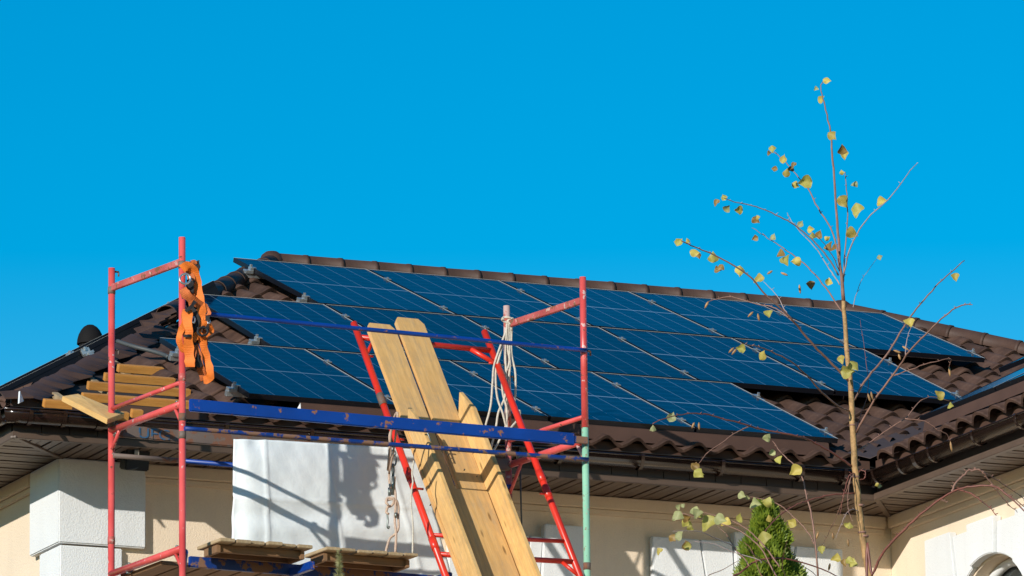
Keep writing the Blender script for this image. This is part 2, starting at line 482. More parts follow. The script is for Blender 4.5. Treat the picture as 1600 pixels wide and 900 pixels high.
# ------------------------------------------------------------------ windows with white stones (front)
def lintel(x0, x1, ztop, h, keys, tall):
    y = YWALL
    win = MB(); win.abox((x0+.22, y-.012, ztop-h-1.5), (x1-.22, y-.003, ztop-h))
    wp = hpart(win, 'window', MT['glass'])
    n = len(keys)-1; cx = (x0+x1)/2
    for k in range(n):
        a = x0+(x1-x0)*keys[k]+.004; b = x0+(x1-x0)*keys[k+1]-.004
        zt_ = ztop+(tall if k in TALL else 0); sp = .17
        fa = lambda x: cx+(x-cx)*(1-sp)
        o = .075 if k in TALL else .055
        m = MB(); m.prism([(fa(a) if k else a, y-o, ztop-h), (fa(b) if k < n-1 else b, y-o, ztop-h), (b, y-o, zt_), (a, y-o, zt_)], (0, o-.004, 0))
        m.build('lintel_stone', MT['white'], wp, .006)
    f = MB()
    for xx in (x0+.22, x1-.22, cx): f.abox((xx-.03, y-.03, ztop-h-1.5), (xx+.03, y-.0135, ztop-h))
    f.build('window_frame', MT['white'], wp)
pa = hit(1018, 838, (0, YWALL-.05, 0), (0, 1, 0)); pb = hit(1317, 858, (0, YWALL-.05, 0), (0, 1, 0))
TALL = (2,)
lintel(pa.x, pb.x, pa.z, .42, (0, .25, .42, .58, .75, 1), .07)
pa2 = hit(700, 829, (0, YWALL-.05, 0), (0, 1, 0)); pb2 = hit(912, 843, (0, YWALL-.05, 0), (0, 1, 0))
TALL = (4,)
lintel(pa2.x, pb2.x, pa2.z, .42, (0, .2, .4, .6, .7, 1), .09)

# ------------------------------------------------------------------ wing wall with arch
WN = (1, 0, 0)
po = XWW-.06
def wh(x, y): return hit(x, y, (po, 0, 0), WN)
ktop = wh(1540, 870); kl = wh(1502, 900); kr = wh(1588, 902)
yc = (kl.y+kr.y)/2; hw = abs(kl.y-kr.y)/2; dz = ktop.z-(kl.z+kr.z)/2
RA = (hw*hw+dz*dz)/(2*dz); zc = ktop.z-RA
RA = min(RA, 1.0)
zc = ktop.z-RA
m = MB()
# wall as pieces round the arched opening
N_ = 14
arc = [(yc+RA*math.cos(math.pi*k/N_), zc+RA*math.sin(math.pi*k/N_)) for k in range(N_+1)]
def wallslab(pts2): m.prism([(XWW, p[0], p[1]) for p in pts2], (.3, 0, 0))
wallslab([(YWALL-.002, 0), (YWALL-.002, ZS+.1), (yc+RA, ZS+.1), (yc+RA, 0)])
wallslab([(yc-RA, 0), (yc-RA, ZS+.1), (YW0+.6, ZS+.1), (YW0+.6, 0)])
wallslab([(yc-RA, zc), (yc-RA, ZS+.1)]+[(yc+RA, ZS+.1), (yc+RA, zc)]+arc[1:-1])
wallslab([(yc-RA, 0), (yc-RA, zc-1.6), (yc+RA, zc-1.6), (yc+RA, 0)])
hpart(m, 'wall', MT['stucco'])
aw = MB(); aw.abox((XWW+.16, yc-RA-.05, zc-1.6), (XWW+.17, yc+RA+.05, zc+RA+.05)); archwin = hpart(aw, 'arched_window', MT['glass'])
fr = MB()
for yy in (yc-.35, yc+.35): fr.abox((XWW+.11, yy-.03, zc-1.6), (XWW+.157, yy+.03, zc+RA*.9))
fr.tube([(XWW+.13, p[0]*1+0, p[1]) for p in [(yc+(RA-.03)*math.cos(math.pi*k/20), zc+(RA-.03)*math.sin(math.pi*k/20)) for k in range(21)]], .035, 6)
fr.build('window_frame', MT['white'], archwin)
def ytop(px_, py_): q = wh(px_, py_); return q.y, q.z
stones = [(1445, 1484, 845, .065), (1484.8, 1511, 838, .045), (1511.8, 1554, 820, .075), (1554.8, 1585, 814, .045), (1586, 1625, 796, .065)]
for (x0, x1, yp, o) in stones:
    ya, z1 = ytop(x0, yp); yb_ = ytop(x1, yp)[0]
    def low(y):
        d = y-yc
        return zc+math.sqrt(max(0, (RA+.012)**2-d*d)) if abs(d) < RA else zc-.6
    # radial flanks: the foot of each stone leans to the arch centre
    fa = yc+(ya-yc)*.86 if abs(ya-yc) < RA*1.25 else ya; fb = yc+(yb_-yc)*.86 if abs(yb_-yc) < RA*1.25 else yb_
    pts = [(ya, z1), (yb_, z1)]
    for k in range(6):
        y = fb+(fa-fb)*k/5; pts.append((y, low(y)))
    m = MB(); m.prism([(XWW-o, p[0], p[1]) for p in pts], (o-.003, 0, 0))
    m.build('arch_stone', MT['white'], archwin, .006)
for s in (-1, 1):     # jambs
    for k in range(4):
        z1 = zc-.61-.4*k; wd = .5 if k % 2 else .36
        m = MB(); ys = sorted((yc+s*(RA+.01), yc+s*(RA+.01+wd)))
        m.abox((XWW-.05, ys[0], z1-.385), (XWW-.003, ys[1], z1)); m.build('jamb_stone', MT['white'], archwin, .006)

# ------------------------------------------------------------------ soffits: boards side by side
YFA, XFL, XFW = YE+.04, XL+.04, XW+.06      # fascia faces
sof_bd = MB()
def soffit(name, quadpts):
    m = MB(); m.poly([V(p)+V((0, 0, .02)) for p in quadpts]); return hpart(m, name, MT['fascia'])
def soffit_boards(par, lo, hi, n, ends, axis, gap=.013):
    """parallel boards between two lines; ends(t) gives both ends of a board at t along the eaves"""
    for i in range(n):
        a, b = lo+(hi-lo)*i/n+gap/2, lo+(hi-lo)*(i+1)/n-gap/2
        (a0, a1), (b0, b1) = ends(a), ends(b)
        if a1-a0 < .01 and b1-b0 < .01: continue
        dz_ = .005*(i % 3 == 0)
        P_ = lambda t, e: V((t, e, ZS+dz_)) if axis == 'x' else V((e, t, ZS+dz_))
        m = MB(); m.prism([P_(a, a0), P_(b, b0), P_(b, max(b1, b0+.002)), P_(a, max(a1, a0+.002))], (0, 0, .012)); m.build('soffit_board', MT['soffit'], par)
def lin(t, t0, t1, v0, v1): return v0+(v1-v0)*max(0, min(1, (t-t0)/(t1-t0)))
sf = soffit('soffit', [(XFL, YFA, ZS), (XFW, YFA, ZS), (XWW, YWALL, ZS), (XWALL, YWALL, ZS)])
soffit_boards(sf, XFL+.02, XWW-.01, 96, lambda x: (lin(x, XFW, XWW, YFA+.03, YWALL), lin(x, XFL, XWALL, YFA+.03, YWALL)), 'x')
sl_ = soffit('soffit', [(XFL, YFA, ZS), (XWALL, YWALL, ZS), (XWALL, YB-.6, ZS), (XFL, YB-.6, ZS)])
soffit_boards(sl_, YFA+.03, 49, 112, lambda y: (XFL+.03, lin(y, YFA, YWALL, XFL+.03, XWALL)), 'y')
sw = soffit('soffit', [(XFW, YFA, ZS), (XFW, YW0, ZS), (XWW, YW0, ZS), (XWW, YWALL, ZS)])
soffit_boards(sw, 35.2, YWALL-.01, 70, lambda y: (lin(y, YFA, YWALL, XFW+.02, XWW), XWW), 'y')
for a, b in (((XFL, YFA), (XWALL, YWALL)), ((XFW, YFA), (XWW, YWALL))):      # mitre trims
    m = MB(); m.bar((a[0], a[1], ZS-.004), (b[0], b[1], ZS-.004), .04, .014); m.build('soffit_trim', MT['soffit'], sf, .003)
m = MB()
m.abox((XFL-.002, YFA-.002, ZS-.012), (XFW+.02, YFA+.03, ZS+.035)); m.build('soffit_trim', MT['soffit'], sf, .003)
m = MB(); m.abox((XFW-.03, YW0, ZS-.013), (XFW+.02, YFA-.003, ZS+.034)); m.build('soffit_trim', MT['soffit'], sw, .003)
m = MB(); m.abox((XFL-.003, YFA+.031, ZS-.013), (XFL+.03, YB-.6, ZS+.034)); m.build('soffit_trim', MT['soffit'], sl_, .003)
# fascia boards: short upright panels
fa_ = MB(); fa_.abox((XFL+.01, YFA+.012, ZS+.03), (XFW+.05, YFA+.03, ZE-.03)); fas = hpart(fa_, 'fascia', MT['fascia'])
for i in range(32):
    x0 = XFL+.004+i*.2; x1 = min(x0+.194, XFW)
    m = MB(); m.abox((x0, YFA, ZS+.036), (x1, YFA+.011, ZE-.05)); m.build('fascia_panel', MT['fascia'], fas)
m = MB(); m.abox((XFW+.0, YW0, ZS+.036), (XFW+.02, YFA-.003, ZW-.03)); hpart(m, 'fascia', MT['fascia'])
m = MB(); m.abox((XFL, YFA+.04, ZS+.036), (XFL+.02, YB-.6, ZE-.03)); hpart(m, 'fascia', MT['fascia'])

# ------------------------------------------------------------------ gutters
GR = .066; ZG = 10.19
def gutter(path, outs, dirn):
    """half round trough along path; outs: sideways unit vectors pointing away from the house"""
    m = MB(); K = 9; n = len(path)
    ring = []
    for p, o in zip(path, outs):
        p, o = V(p), V(o)
        idx = []
        for k in range(K):
            t = math.pi*k/(K-1)
            idx.append(len(m.v)); m.v.append(p+o*math.cos(t)*GR-V((0, 0, math.sin(t)*GR*1.25)))
        for k in range(K):
            t = math.pi*(K-1-k)/(K-1)
            idx.append(len(m.v)); m.v.append(p+o*math.cos(t)*(GR-.005)-V((0, 0, math.sin(t)*(GR*1.25-.005))))
        ring.append(idx)
    for i in range(n-1):
        for k in range(2*K):
            k2 = (k+1) % (2*K); m.face([ring[i][k], ring[i][k2], ring[i+1][k2], ring[i+1][k]], 0, True)
    m.face(ring[0]); m.face(ring[-1][::-1])
    m.tube([V(p)+V(o)*GR for p, o in zip(path, outs)], .009, 6)
    return hpart(m, 'gutter', MT['gutter'])
def bracket(par, p, o, along):
    p, o, along = V(p), V(o), V(along)
    pts = [p-o*(GR+.02)+V((0, 0, .01))]
    for k in range(11):
        t = math.pi*(10-k)/10
        pts.append(p+o*math.cos(t)*(GR+.006)-V((0, 0, math.sin(t)*(GR*1.25+.006))))
    pts.append(p+o*(GR+.004)+V((0, 0, .012)))
    nn = [(x-p) for x in pts]
    m = MB(); m.ribbon(pts, .026, [v if v.length > .01 else V((0, 0, 1)) for v in nn], .005)
    m.build('gutter_bracket', MT['gutter'], par)
o45 = V((-1, -1, 0)).normalized()
yg, xg, xgw = YE-.03, XL-.03, XW-.015
fg = gutter([(xg, yg+.0, ZG), (xg+.10, yg-.0, ZG), (XW-.02, yg, ZG)], [V((-.62, -1, 0)), (0, -1, 0), (0, -1, 0)], 0)
fg.data.materials[0] = MT['gutter']
k = 0
for x in [XL+.12, XL+.36]+[XL+.9+.62*i for i in range(9)]+[XW-.25]:
    bracket(fg, (x, yg, ZG), (0, -1, 0), (1, 0, 0))
lg = gutter([(xg, yg, ZG), (xg, yg+.12, ZG), (xg, YB-.6, ZG)], [V((-1, -.62, 0)), (-1, 0, 0), (-1, 0, 0)], 0)
for y in [yg+.2+.62*i for i in range(8)]: bracket(lg, (xg, y, ZG), (-1, 0, 0), (0, 1, 0))
wg = gutter([(xgw, yg-.01, ZG), (xgw, YW0, ZG)], [(-1, 0, 0), (-1, 0, 0)], 0)
for y in [yg-.14, yg-.52, yg-.98, yg-1.0-.62*1, yg-1.0-.62*2, yg-1.0-.62*3, yg-1.-.62*4]: bracket(wg, (xgw, y, ZG), (-1, 0, 0), (0, 1, 0))
for p, o, al in (((XL+.62, yg, ZG), (0, -1, 0), (1, 0, 0)), ((18.0, yg, ZG), (0, -1, 0), (1, 0, 0)), ((xgw, yg-.75, ZG), (-1, 0, 0), (0, 1, 0))):
    m = MB(); p = V(p); o = V(o)
    pts = [p+o*math.cos(math.pi*(10-k)/10)*(GR+.004)-V((0, 0, math.sin(math.pi*k/10)*(GR*1.25+.004))) for k in range(11)]
    m.ribbon(pts, .05, [x-p+V((0, 0, .001)) for x in pts], .006); m.build('gutter_sleeve', MT['gutter'], fg if o.y else wg)

# ------------------------------------------------------------------ roof
XH, YH = (XW+YE*0+0, 0), 0
# right hip meets the valley:  (XR1+d, YR-d)  and valley from (XW, YE) at 45 degrees
e_ = ((XR1+YR)-(XW+YE))/2; XV, YV = XW+e_, YE+e_
ZV = zf(YV)
und = MB(); dn = V((0, 0, -.035))
P = lambda x, y, z: V((x, y, z))+dn
ridgeL, ridgeR = P(XR0, YR, ZR), P(XR1, YR, ZR)
und.poly([P(XL, YE, ZE), P(XW, YE, ZE), P(XV, YV, ZV), ridgeR, ridgeL])                       # front
und.poly([P(XL, YE, ZE), ridgeL, P(XL, YB, ZE)])                                              # left
XE2 = XV+(XV-XW)
und.poly([P(XL, YB, ZE), ridgeL, ridgeR, P(XR1+5.48, YB, ZE)])                                # back
und.poly([ridgeR, P(XV, YV, ZV), P(XE2, YV-(XE2-XV)*0, ZE), P(XR1+5.48, YB, ZE)])               # right
und.poly([P(XW, YE, ZW), P(XW, YW0, ZW), P(XV, YW0+(XV-XW), ZV), P(XV, YV, ZV)])                # wing slope
und.poly([P(XV, YV, ZV), P(XV, YW0+(XV-XW), ZV), P(XE2, YW0, ZW), P(XE2, YV, ZW)])
und.poly([P(XW, YW0, ZW), P(XE2, YW0, ZW), P(XV, YW0+(XV-XW), ZV)])
roof = hpart(und, 'roof', MT['underlay'])

TWD, TEX = .236, .345           # tile pitch across / up the slope
def prof(u): return .064*(.5-.5*math.cos(2*math.pi*u))**.95-.014
def tile_mb(segs=10):
    m = MB(); K = segs+1; W, L = TWD, TEX+.06
    f, b, d = [], [], []
    for i in range(K):
        u = i/segs; x = (u-.5)*W
        y0 = -.012*math.sin(2*math.pi*(u-.1))
        f.append(len(m.v)); m.v.append(V((x, y0, prof(u)+.030)))
    mid = []
    for i in range(K):
        u = i/segs; x = (u-.5)*W; y0 = -.012*math.sin(2*math.pi*(u-.1))
        mid.append(len(m.v)); m.v.append(V((x, y0+.02, prof(u)+.031)))
    for i in range(K):
        u = i/segs; b.append(len(m.v)); m.v.append(V(((u-.5)*W, L, prof(u)*.96)))
    for i in range(K):
        u = i/segs; d.append(len(m.v)); m.v.append(V(((u-.5)*W, -.012*math.sin(2*math.pi*(u-.1))+.004, prof(u)+.008)))
    for i in range(segs):
        m.face([mid[i], mid[i+1], b[i+1], b[i]], 0, True)
        m.face([f[i], f[i+1], mid[i+1], mid[i]], 0, True)
        m.face([d[i], d[i+1], f[i+1], f[i]], 0, False)
    return m
tile_mesh = tile_mb().mesh('roof_tile', MT['tile'])
TV = [v.co.copy() for v in tile_mesh.vertices]; TFc = [tuple(p.vertices) for p in tile_mesh.polygons]
class Slope:
    def __init__(s, o, ax, up):
        s.o, s.ax, s.up = V(o), V(ax).normalized(), V(up).normalized(); s.n = s.ax.cross(s.up)
    def mat(s, a, b, h=0):
        p = s.o+s.ax*a+s.up*b+s.n*h
        return Matrix(((s.ax.x, s.up.x, s.n.x, p.x), (s.ax.y, s.up.y, s.n.y, p.y), (s.ax.z, s.up.z, s.n.z, p.z), (0, 0, 0, 1)))
    def pt(s, a, b, h=0): return s.o+s.ax*a+s.up*b+s.n*h
    def ab(s, p): q = V(p)-s.o; return q.dot(s.ax), q.dot(s.up)
front = Slope((XL, YE, ZE), (1, 0, 0), SL)
wing = Slope((XW, YE+6, ZW), (0, -1, 0), (math.cos(PIT), 0, math.sin(PIT)))
th_l = math.atan(TL_)
left = Slope((XL, YB, ZE), (0, -1, 0), (math.cos(th_l), 0, math.sin(th_l)))

# --- panel lattice on the front slope
PO = CAM+(V((16.93678696, 42.47343355, 12.01833351))-CAM)*1.06
PH = 1.8531; PPW = 1.1236; ROFF = (0, -1.0682, -1.9184); RN = ((-.0139, .0129), (.0079, .0024), (-.0021, 0))
RCNT = (5, 5, 4)
front_rects = []
for r in range(3):
    for c in range(RCNT[r]):
        tl = PO+AX*(ROFF[r]+c*PPW)-SL*r*PH
        a, b = front.ab(tl); front_rects.append((a, a+PW, b-PL, b))
def covered(a, b, mrg=.02):
    return any(x0+mrg < a < x1-mrg and y0+.10 < b < y1-mrg for x0, x1, y0, y1 in front_rects)
# bare patch with battens (front-slope coordinates)
def fab(x, y): return front.ab(hit(x, y, front.o, front.n))
bare = [fab(*q) for q in ((40, 640), (150, 566), (196, 560), (236, 590), (283, 630), (300, 664), (60, 668))]
def inpoly(p, poly):
    c = False; n = len(poly)
    for i in range(n):
        a, b = poly[i], poly[(i+1) % n]
        if (a[1] > p[1]) != (b[1] > p[1]) and p[0] < (b[0]-a[0])*(p[1]-a[1])/(b[1]-a[1])+a[0]: c = not c
    return c
stuff = MB()
def lay(slope, na, nb, ok, edge_planes, individual, skew=0, budget=[0]):
    """tiles over a slope. ok(a,b) keeps, edge_planes cut tiles that cross a hip or valley"""
    st = MB()
    for j in range(nb):
        b = j*TEX-.03
        for i in range(na):
            a = (i+.5)*TWD
            M = slope.mat(a, b, .0)
            M = M @ Matrix.Translation((0, 0, R.uniform(-.002, .002))) @ Matrix.Rotation(R.uniform(-.010, .010), 4, 'Z') @ Matrix.Rotation(R.uniform(-.012, .012), 4, 'X')
            cs = [M @ V((x, y, 0)) for x in (-TWD/2, TWD/2) for y in (0, TEX)]
            dmin = [min((c-p).dot(n) for c in cs) for p, n in edge_planes]
            dmax = [max((c-p).dot(n) for c in cs) for p, n in edge_planes]
            if any(d < .01 for d in dmax): continue
            if not ok(a, b+TEX/2): continue
            cut = any(d < -.01 for d in dmin)
            ind = individual(a, b+TEX/2)
            if not cut:
                if ind: link('roof_tile', tile_mesh, roof, M); budget[0] += 1
                else:
                    n0 = len(st.v); st.v += [M @ v for v in TV]
                    for f_ in TFc: st.face([n0+q for q in f_], 0, True)
            else:
                bm = bmesh.new(); bm.from_mesh(tile_mesh); bm.transform(M)
                for p, n in edge_planes:
                    bmesh.ops.bisect_plane(bm, geom=bm.verts[:]+bm.edges[:]+bm.faces[:], plane_co=p, plane_no=-n, clear_outer=True)
                if len(bm.faces):
                    if ind:
                        o = V(cs[0]); bm.transform(Matrix.Translation(-o))
                        me = bpy.data.meshes.new('roof_tile'); bm.to_mesh(me); me.materials.append(MT['tile'])
                        link('roof_tile', me, roof, Matrix.Translation(o)); budget[0] += 1
                    else:
                        bm.verts.ensure_lookup_table(); n0 = len(st.v); bm.verts.index_update()
                        st.v += [v.co.copy() for v in bm.verts]
                        for f_ in bm.faces: st.face([n0+v.index for v in f_.verts], 0, True)
                bm.free()
    if st.v:
        o = link('roof_tile_field', st.mesh('roof_tile_field', MT['tile'], st.v[0].copy()), roof, Matrix.Translation(st.v[0]))
        o['kind'] = 'stuff'
def vplane(p, q, side):
    d = V((q[0]-p[0], q[1]-p[1], 0)); n = V((-d.y, d.x, 0)).normalized()*side
    return V((p[0], p[1], 0)), n
hipL = vplane((XL, YE), (XR0, YR), -1); hipR = vplane((XR1, YR), (XV, YV), -1); val = vplane((XW, YE), (XV, YV), 1)
smax = (YR-YE)/math.cos(PIT)
cutb = int(smax/TEX)+1
ridgeplane = (V((0, YR-.02, 0)), V((0, -1, 0)))
valF = (val[0]+val[1]*.09, val[1])
hipc = lambda a, b: (front.pt(a, b)-hipL[0]).dot(hipL[1])
lay(front, int(10.6/TWD), cutb, lambda a, b: not inpoly((a, b), bare) and not (b < 3.4 and hipc(a, b) < .26), [hipL, hipR, valF, ridgeplane], lambda a, b: not covered(a, b) and b < 5.3)
valW = (val[0]-val[1]*.09, -val[1]); wr = (V((XV, 0, 0)), V((-1, 0, 0)))
lay(wing, int((6+YE-YW0)/TWD), int((XV-XW)/math.cos(PIT)/TEX)+1, lambda a, b: True, [valW, wr, vplane((XW, YW0), (XV, YW0+XV-XW), 1)], lambda a, b: b < TEX*1.6 and 5.6 < a < 9.6)
hipL2 = (hipL[0]-hipL[1]*.8, -hipL[1])
lay(left, int((YB-YE)/TWD), int((XR0-XL)/math.cos(th_l)/TEX)+1, lambda a, b: True, [hipL2, vplane((XL, YB), (XR0, YR), -1)], lambda a, b: False)
# eave filler board under the first row
m = MB(); m.abox((XL+.02, YE+.025, ZE-.055), (XW, YE+.038, ZE+.035)); m.build('eave_board', MT['brown_flat'], roof)
m = MB(); m.abox((XW+.03, YW0, ZW-.055), (XW+.045, YE-.01, ZW+.03)); m.build('eave_board', MT['brown_flat'], roof)
# valley metal
for sgn in (1, -1):
    nrm = V((-1, 1, 0)).normalized()
    m = MB(); a0, a1 = V((XW-.02, YE-.02, ZE+.045)), V((XV, YV, ZV+.045))
    off = nrm*.17 if sgn > 0 else nrm*-.17
    def onroof(p): return V((p.x, p.y, (zf(p.y) if sgn > 0 else ZW+(p.x-XW)*TW)+.055))
    pts = [a0, a1, onroof(a1+off), onroof(a0+off)]
    m.prism(pts, (0, 0, .004)); m.build('valley_sheet', MT['flash'], roof)

# ridge and hip caps
def cap_mesh(ln, r=.078):
    m = MB(); K = 11
    secs = [(0, r*1.07), (.028, r*1.07), (.030, r*1.01), (ln, r*.98), (ln+.03, r*.98)]
    rings = []
    for y, rr in secs:
        idx = []
        for k in range(K):
            t = math.radians(-28+236*k/(K-1))
            idx.append(len(m.v)); m.v.append(V((rr*math.cos(t), y, rr*math.sin(t)*.92)))
        rings.append(idx)
    for i in range(len(rings)-1):
        for k in range(K-1): m.face([rings[i][k], rings[i][k+1], rings[i+1][k+1], rings[i+1][k]], 0, i in (0, 2, 3))
    inner = []
    for k in range(K):
        t = math.radians(-28+236*k/(K-1)); inner.append(len(m.v)); m.v.append(V((r*1.0*math.cos(t), 0, r*1.0*math.sin(t)*.92)))
    for k in range(K-1): m.face([rings[0][k], rings[0][k+1], inner[k+1], inner[k]])
    return m.mesh('ridge_tile', MT['ridge'])
def caps(p0, p1, step, name='ridge_tile', n0=0, n1=None, lift=.0):
    p0, p1 = V(p0), V(p1); d = (p1-p0); n = round(d.length/step); st = d.length/n; d.normalize()
    me = cap_mesh(st); sd = d.cross(V((0, 0, 1))).normalized(); u = sd.cross(d)
    for i in range(n0, n1 or n):
        p = p0+d*st*i+V((0, 0, lift))
        M = Matrix(((sd.x, d.x, u.x, p.x), (sd.y, d.y, u.y, p.y), (sd.z, d.z, u.z, p.z), (0, 0, 0, 1)))
        M = M @ Matrix.Rotation(R.uniform(-.012, .012), 4, 'Z') @ Matrix.Rotation(R.uniform(-.01, .01), 4, 'X')
        link(name, me, roof, M)
LIFT = .060
caps((XR1, YR, ZR), (XR0, YR, ZR), .285, lift=LIFT)
caps((XL, YE, ZE), (XR0, YR, ZR), .30, n0=14, lift=LIFT-.01)
caps((XV+.4, YV-.4, zf(YV-.4)), (XR1+.05, YR-.05, ZR-.02), .29, lift=LIFT)
caps((XV, YW0+XV-XW, ZV), (XV, YV-.2, ZV), .3, lift=LIFT)
# end balls where hips meet the ridge
for p in ((XR0, YR, ZR), (XR1, YR, ZR)):
    m = MB(); c = V(p)+V((0, 0, LIFT)); K = 12
    for i in range(5):
        t = math.radians(-20+ 110*i/4)
        for k in range(K): m.v.append(c+V((math.cos(2*math.pi*k/K)*math.cos(t)*.10, math.sin(2*math.pi*k/K)*math.cos(t)*.10, math.sin(t)*.088)))
    for i in range(4):
        for k in range(K): m.face([i*K+k, i*K+(k+1) % K, (i+1)*K+(k+1) % K, (i+1)*K+k], 0, True)
    m.build('hip_junction_cap', MT['ridge'], roof)

# bare corner: battens, folded hip sheet
def fpt(x, y, h=0): return hit(x, y, front.o+front.n*h, front.n)
for (xa, xb_, y, h) in ((184, 228, 577, .05), (163, 246, 592, .05), (137, 270, 607, .05), (128, 283, 625.5, .05), (205, 222, 646, .05), (165, 200, 649, .05), (68, 112, 631, .03)):
    xb_ = xb_+(26 if xb_ > 226 else 0); h -= .012
    pa_, pb_ = fpt(xa, y+ -.03*(xb_-xa), h), fpt(xb_, y+.045*(xb_-xa), h)
    pb_ = pa_+AX*((pb_-pa_).dot(AX))
    m = MB(); m.bar(pa_, pb_, .05, .055, front.n); m.build('batten', MT['batten'], roof, .003)
for (xa, ya, ln) in ((200, 583, 1), (150, 600, 1), (175, 618, 1), (110, 634, 1)):
    p = fpt(xa, ya, -.01); m = MB(); m.bar(p, p+SL*.34, .05, .04, front.n); m.build('counter_batten', MT['deck'], roof, .003)
# wavy hip sheet
hp0, hp1 = V((XL, YE, ZE)), V((XR0, YR, ZR)); m = MB(); NK = 44; rows_ = []
for k in range(NK+1):
    t = .015+.50*k/NK; c = hp0.lerp(hp1, t)
    wv = math.sin(k*.95)+.5*math.sin(k*2.3+1)
    rt = V((1, -.0, 0)); rt = (front.ax*.75-front.up*.65).normalized()
    lt = V((-.2, .95, 0)).normalized()
    r_ = c+rt*(.18+.045*wv); r_ = V((r_.x, r_.y, zf(r_.y)+.022+.016*wv))
    rows_.append([c+lt*.10+V((0, 0, .0)), c+V((0, 0, .040+.006*wv)), c+rt*.07+V((0, 0, .028+.010*wv)), r_, r_-V((0, 0, .008))])
for k in range(NK):
    n0 = len(m.v)
    m.v += rows_[k]+rows_[k+1]
    for q in range(4): m.face([n0+q, n0+q+1, n0+6+q, n0+5+q], 0, True)
m.build('hip_sheet', MT['brown_metal'], roof)
hipdir = (V((XR0, YR, ZR))-V((XL, YE, ZE))).normalized()
# loose end piece of the hip and the open end folds near the last cap
m = MB(); e0 = V((XL-.05, YE-.05, ZE+.0))
m.prism([e0, e0+V((.20, 0, .02)), e0+V((.16, .14, .09)), e0+V((.0, .10, .06))], (0, 0, .012)); m.build('hip_end_sheet', MT['brown_metal'], roof)
m = MB(); m.prism([fpt(29, 612, .10), fpt(35, 628, .03), fpt(28, 631, .05)], V((.006, -.012, .004))); m.build('hip_end_flap', MT['white'], roof)
for k in range(5):
    q = fpt(252-k*9, 497+k*6, .05+.02*(k % 2)); 
    m = MB(); m.prism([q, q+V((.11, -.02, .05)), q+V((.13, .10, .10)), q+V((.0, .09, .05+.03*(k % 2)))], (0, 0, .006)); m.build('folded_sheet', MT['brown_metal'], roof)

# ------------------------------------------------------------------ loose plank on the bare corner
m = MB(); a, b, c, d = fpt(97, 619, .10), fpt(122, 615, .12), fpt(195, 645, .10), fpt(168, 655, .09)
m.prism([a, b, c, d], -front.n*.035); o = m.build('loose_plank', MT['pine'], None, .003, along=d-a)
tag(o, 'short loose plank lying across the bare battens at the roof corner', 'plank')

# ------------------------------------------------------------------ solar panels
fm = MB(); hx, hy, T, LP = PW/2, PL/2, .036, .0085
for sx in (-1, 1): fm.abox((sx*hx-(.012 if sx > 0 else 0), -hy, -T), (sx*hx+(0 if sx > 0 else .012), hy, -.001))
for sy in (-1, 1): fm.abox((-hx+.012, sy*hy-(.012 if sy > 0 else 0), -T), (hx-.012, sy*hy+(0 if sy > 0 else .012), -.001))
frame_mesh = fm.mesh('panel_frame', MT['frame_black'])
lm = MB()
lm.abox((hx-LP, -hy, -.0009), (hx, hy, 0)); lm.abox((-hx, hy-LP, -.0009), (hx-LP, hy, 0))  # pale on right and top edges only: light caught by the frame, painted in
lip_mesh = lm.mesh('frame_lip_glint', MT['frame_lip_glint'])
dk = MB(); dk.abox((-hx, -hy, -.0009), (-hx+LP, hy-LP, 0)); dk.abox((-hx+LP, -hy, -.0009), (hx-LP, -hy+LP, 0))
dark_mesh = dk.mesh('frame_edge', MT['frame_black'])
gm = MB(); gm.abox((-hx+.0121, -hy+.0121, -.010), (hx-.0121, hy-.0121, -.003)); glass_mesh = gm.mesh('solar_glass', MT['solar'])
bk = MB(); bk.abox((-.06, hy-.25, -.034), (.06, hy-.16, -.0101)); box_mesh = bk.mesh('junction_box', MT['black'])
def solar_panel(M, label, group):
    o = empty('solar_panel', M.translation, label, 'solar panel', group)
    o.rotation_euler = M.to_euler(); 
    for nm, me in (('panel_frame', frame_mesh), ('frame_lip_glint', lip_mesh), ('frame_edge', dark_mesh), ('glass', glass_mesh), ('junction_box', box_mesh)):
        c = bpy.data.objects.new(nm, me); COL.objects.link(c); c.parent = o
    return o
ORD = ('leftmost', 'second from left', 'middle', 'second from right', 'rightmost')
ORD4 = ('leftmost', 'second from left', 'third from left', 'rightmost')
ROWN = ('top row by the ridge', 'middle row', 'bottom row')
def pmat(c, ax, up):
    n = ax.cross(up).normalized()
    return Matrix(((ax.x, up.x, n.x, c.x), (ax.y, up.y, n.y, c.y), (ax.z, up.z, n.z, c.z), (0, 0, 0, 1)))
NFv = front.n
row_frames = []
for r in range(3):
    top = PO-SL*r*PH+NFv*RN[r][0]; bot = PO-SL*(r*PH+PL)+NFv*RN[r][1]
    up = (top-bot).normalized(); n = AX.cross(up)
    row_frames.append((top, up, n))
    for c in range(RCNT[r]):
        cen = (top+bot)/2+AX*(ROFF[r]+c*PPW+PW/2)
        nm = (ORD4 if RCNT[r] == 4 else ORD)[c]
        solar_panel(pmat(cen, AX, up), 'solar panel on the front roof, %s in the %s' % (nm, ROWN[r]), 'solar panels in rows on the front roof slope')
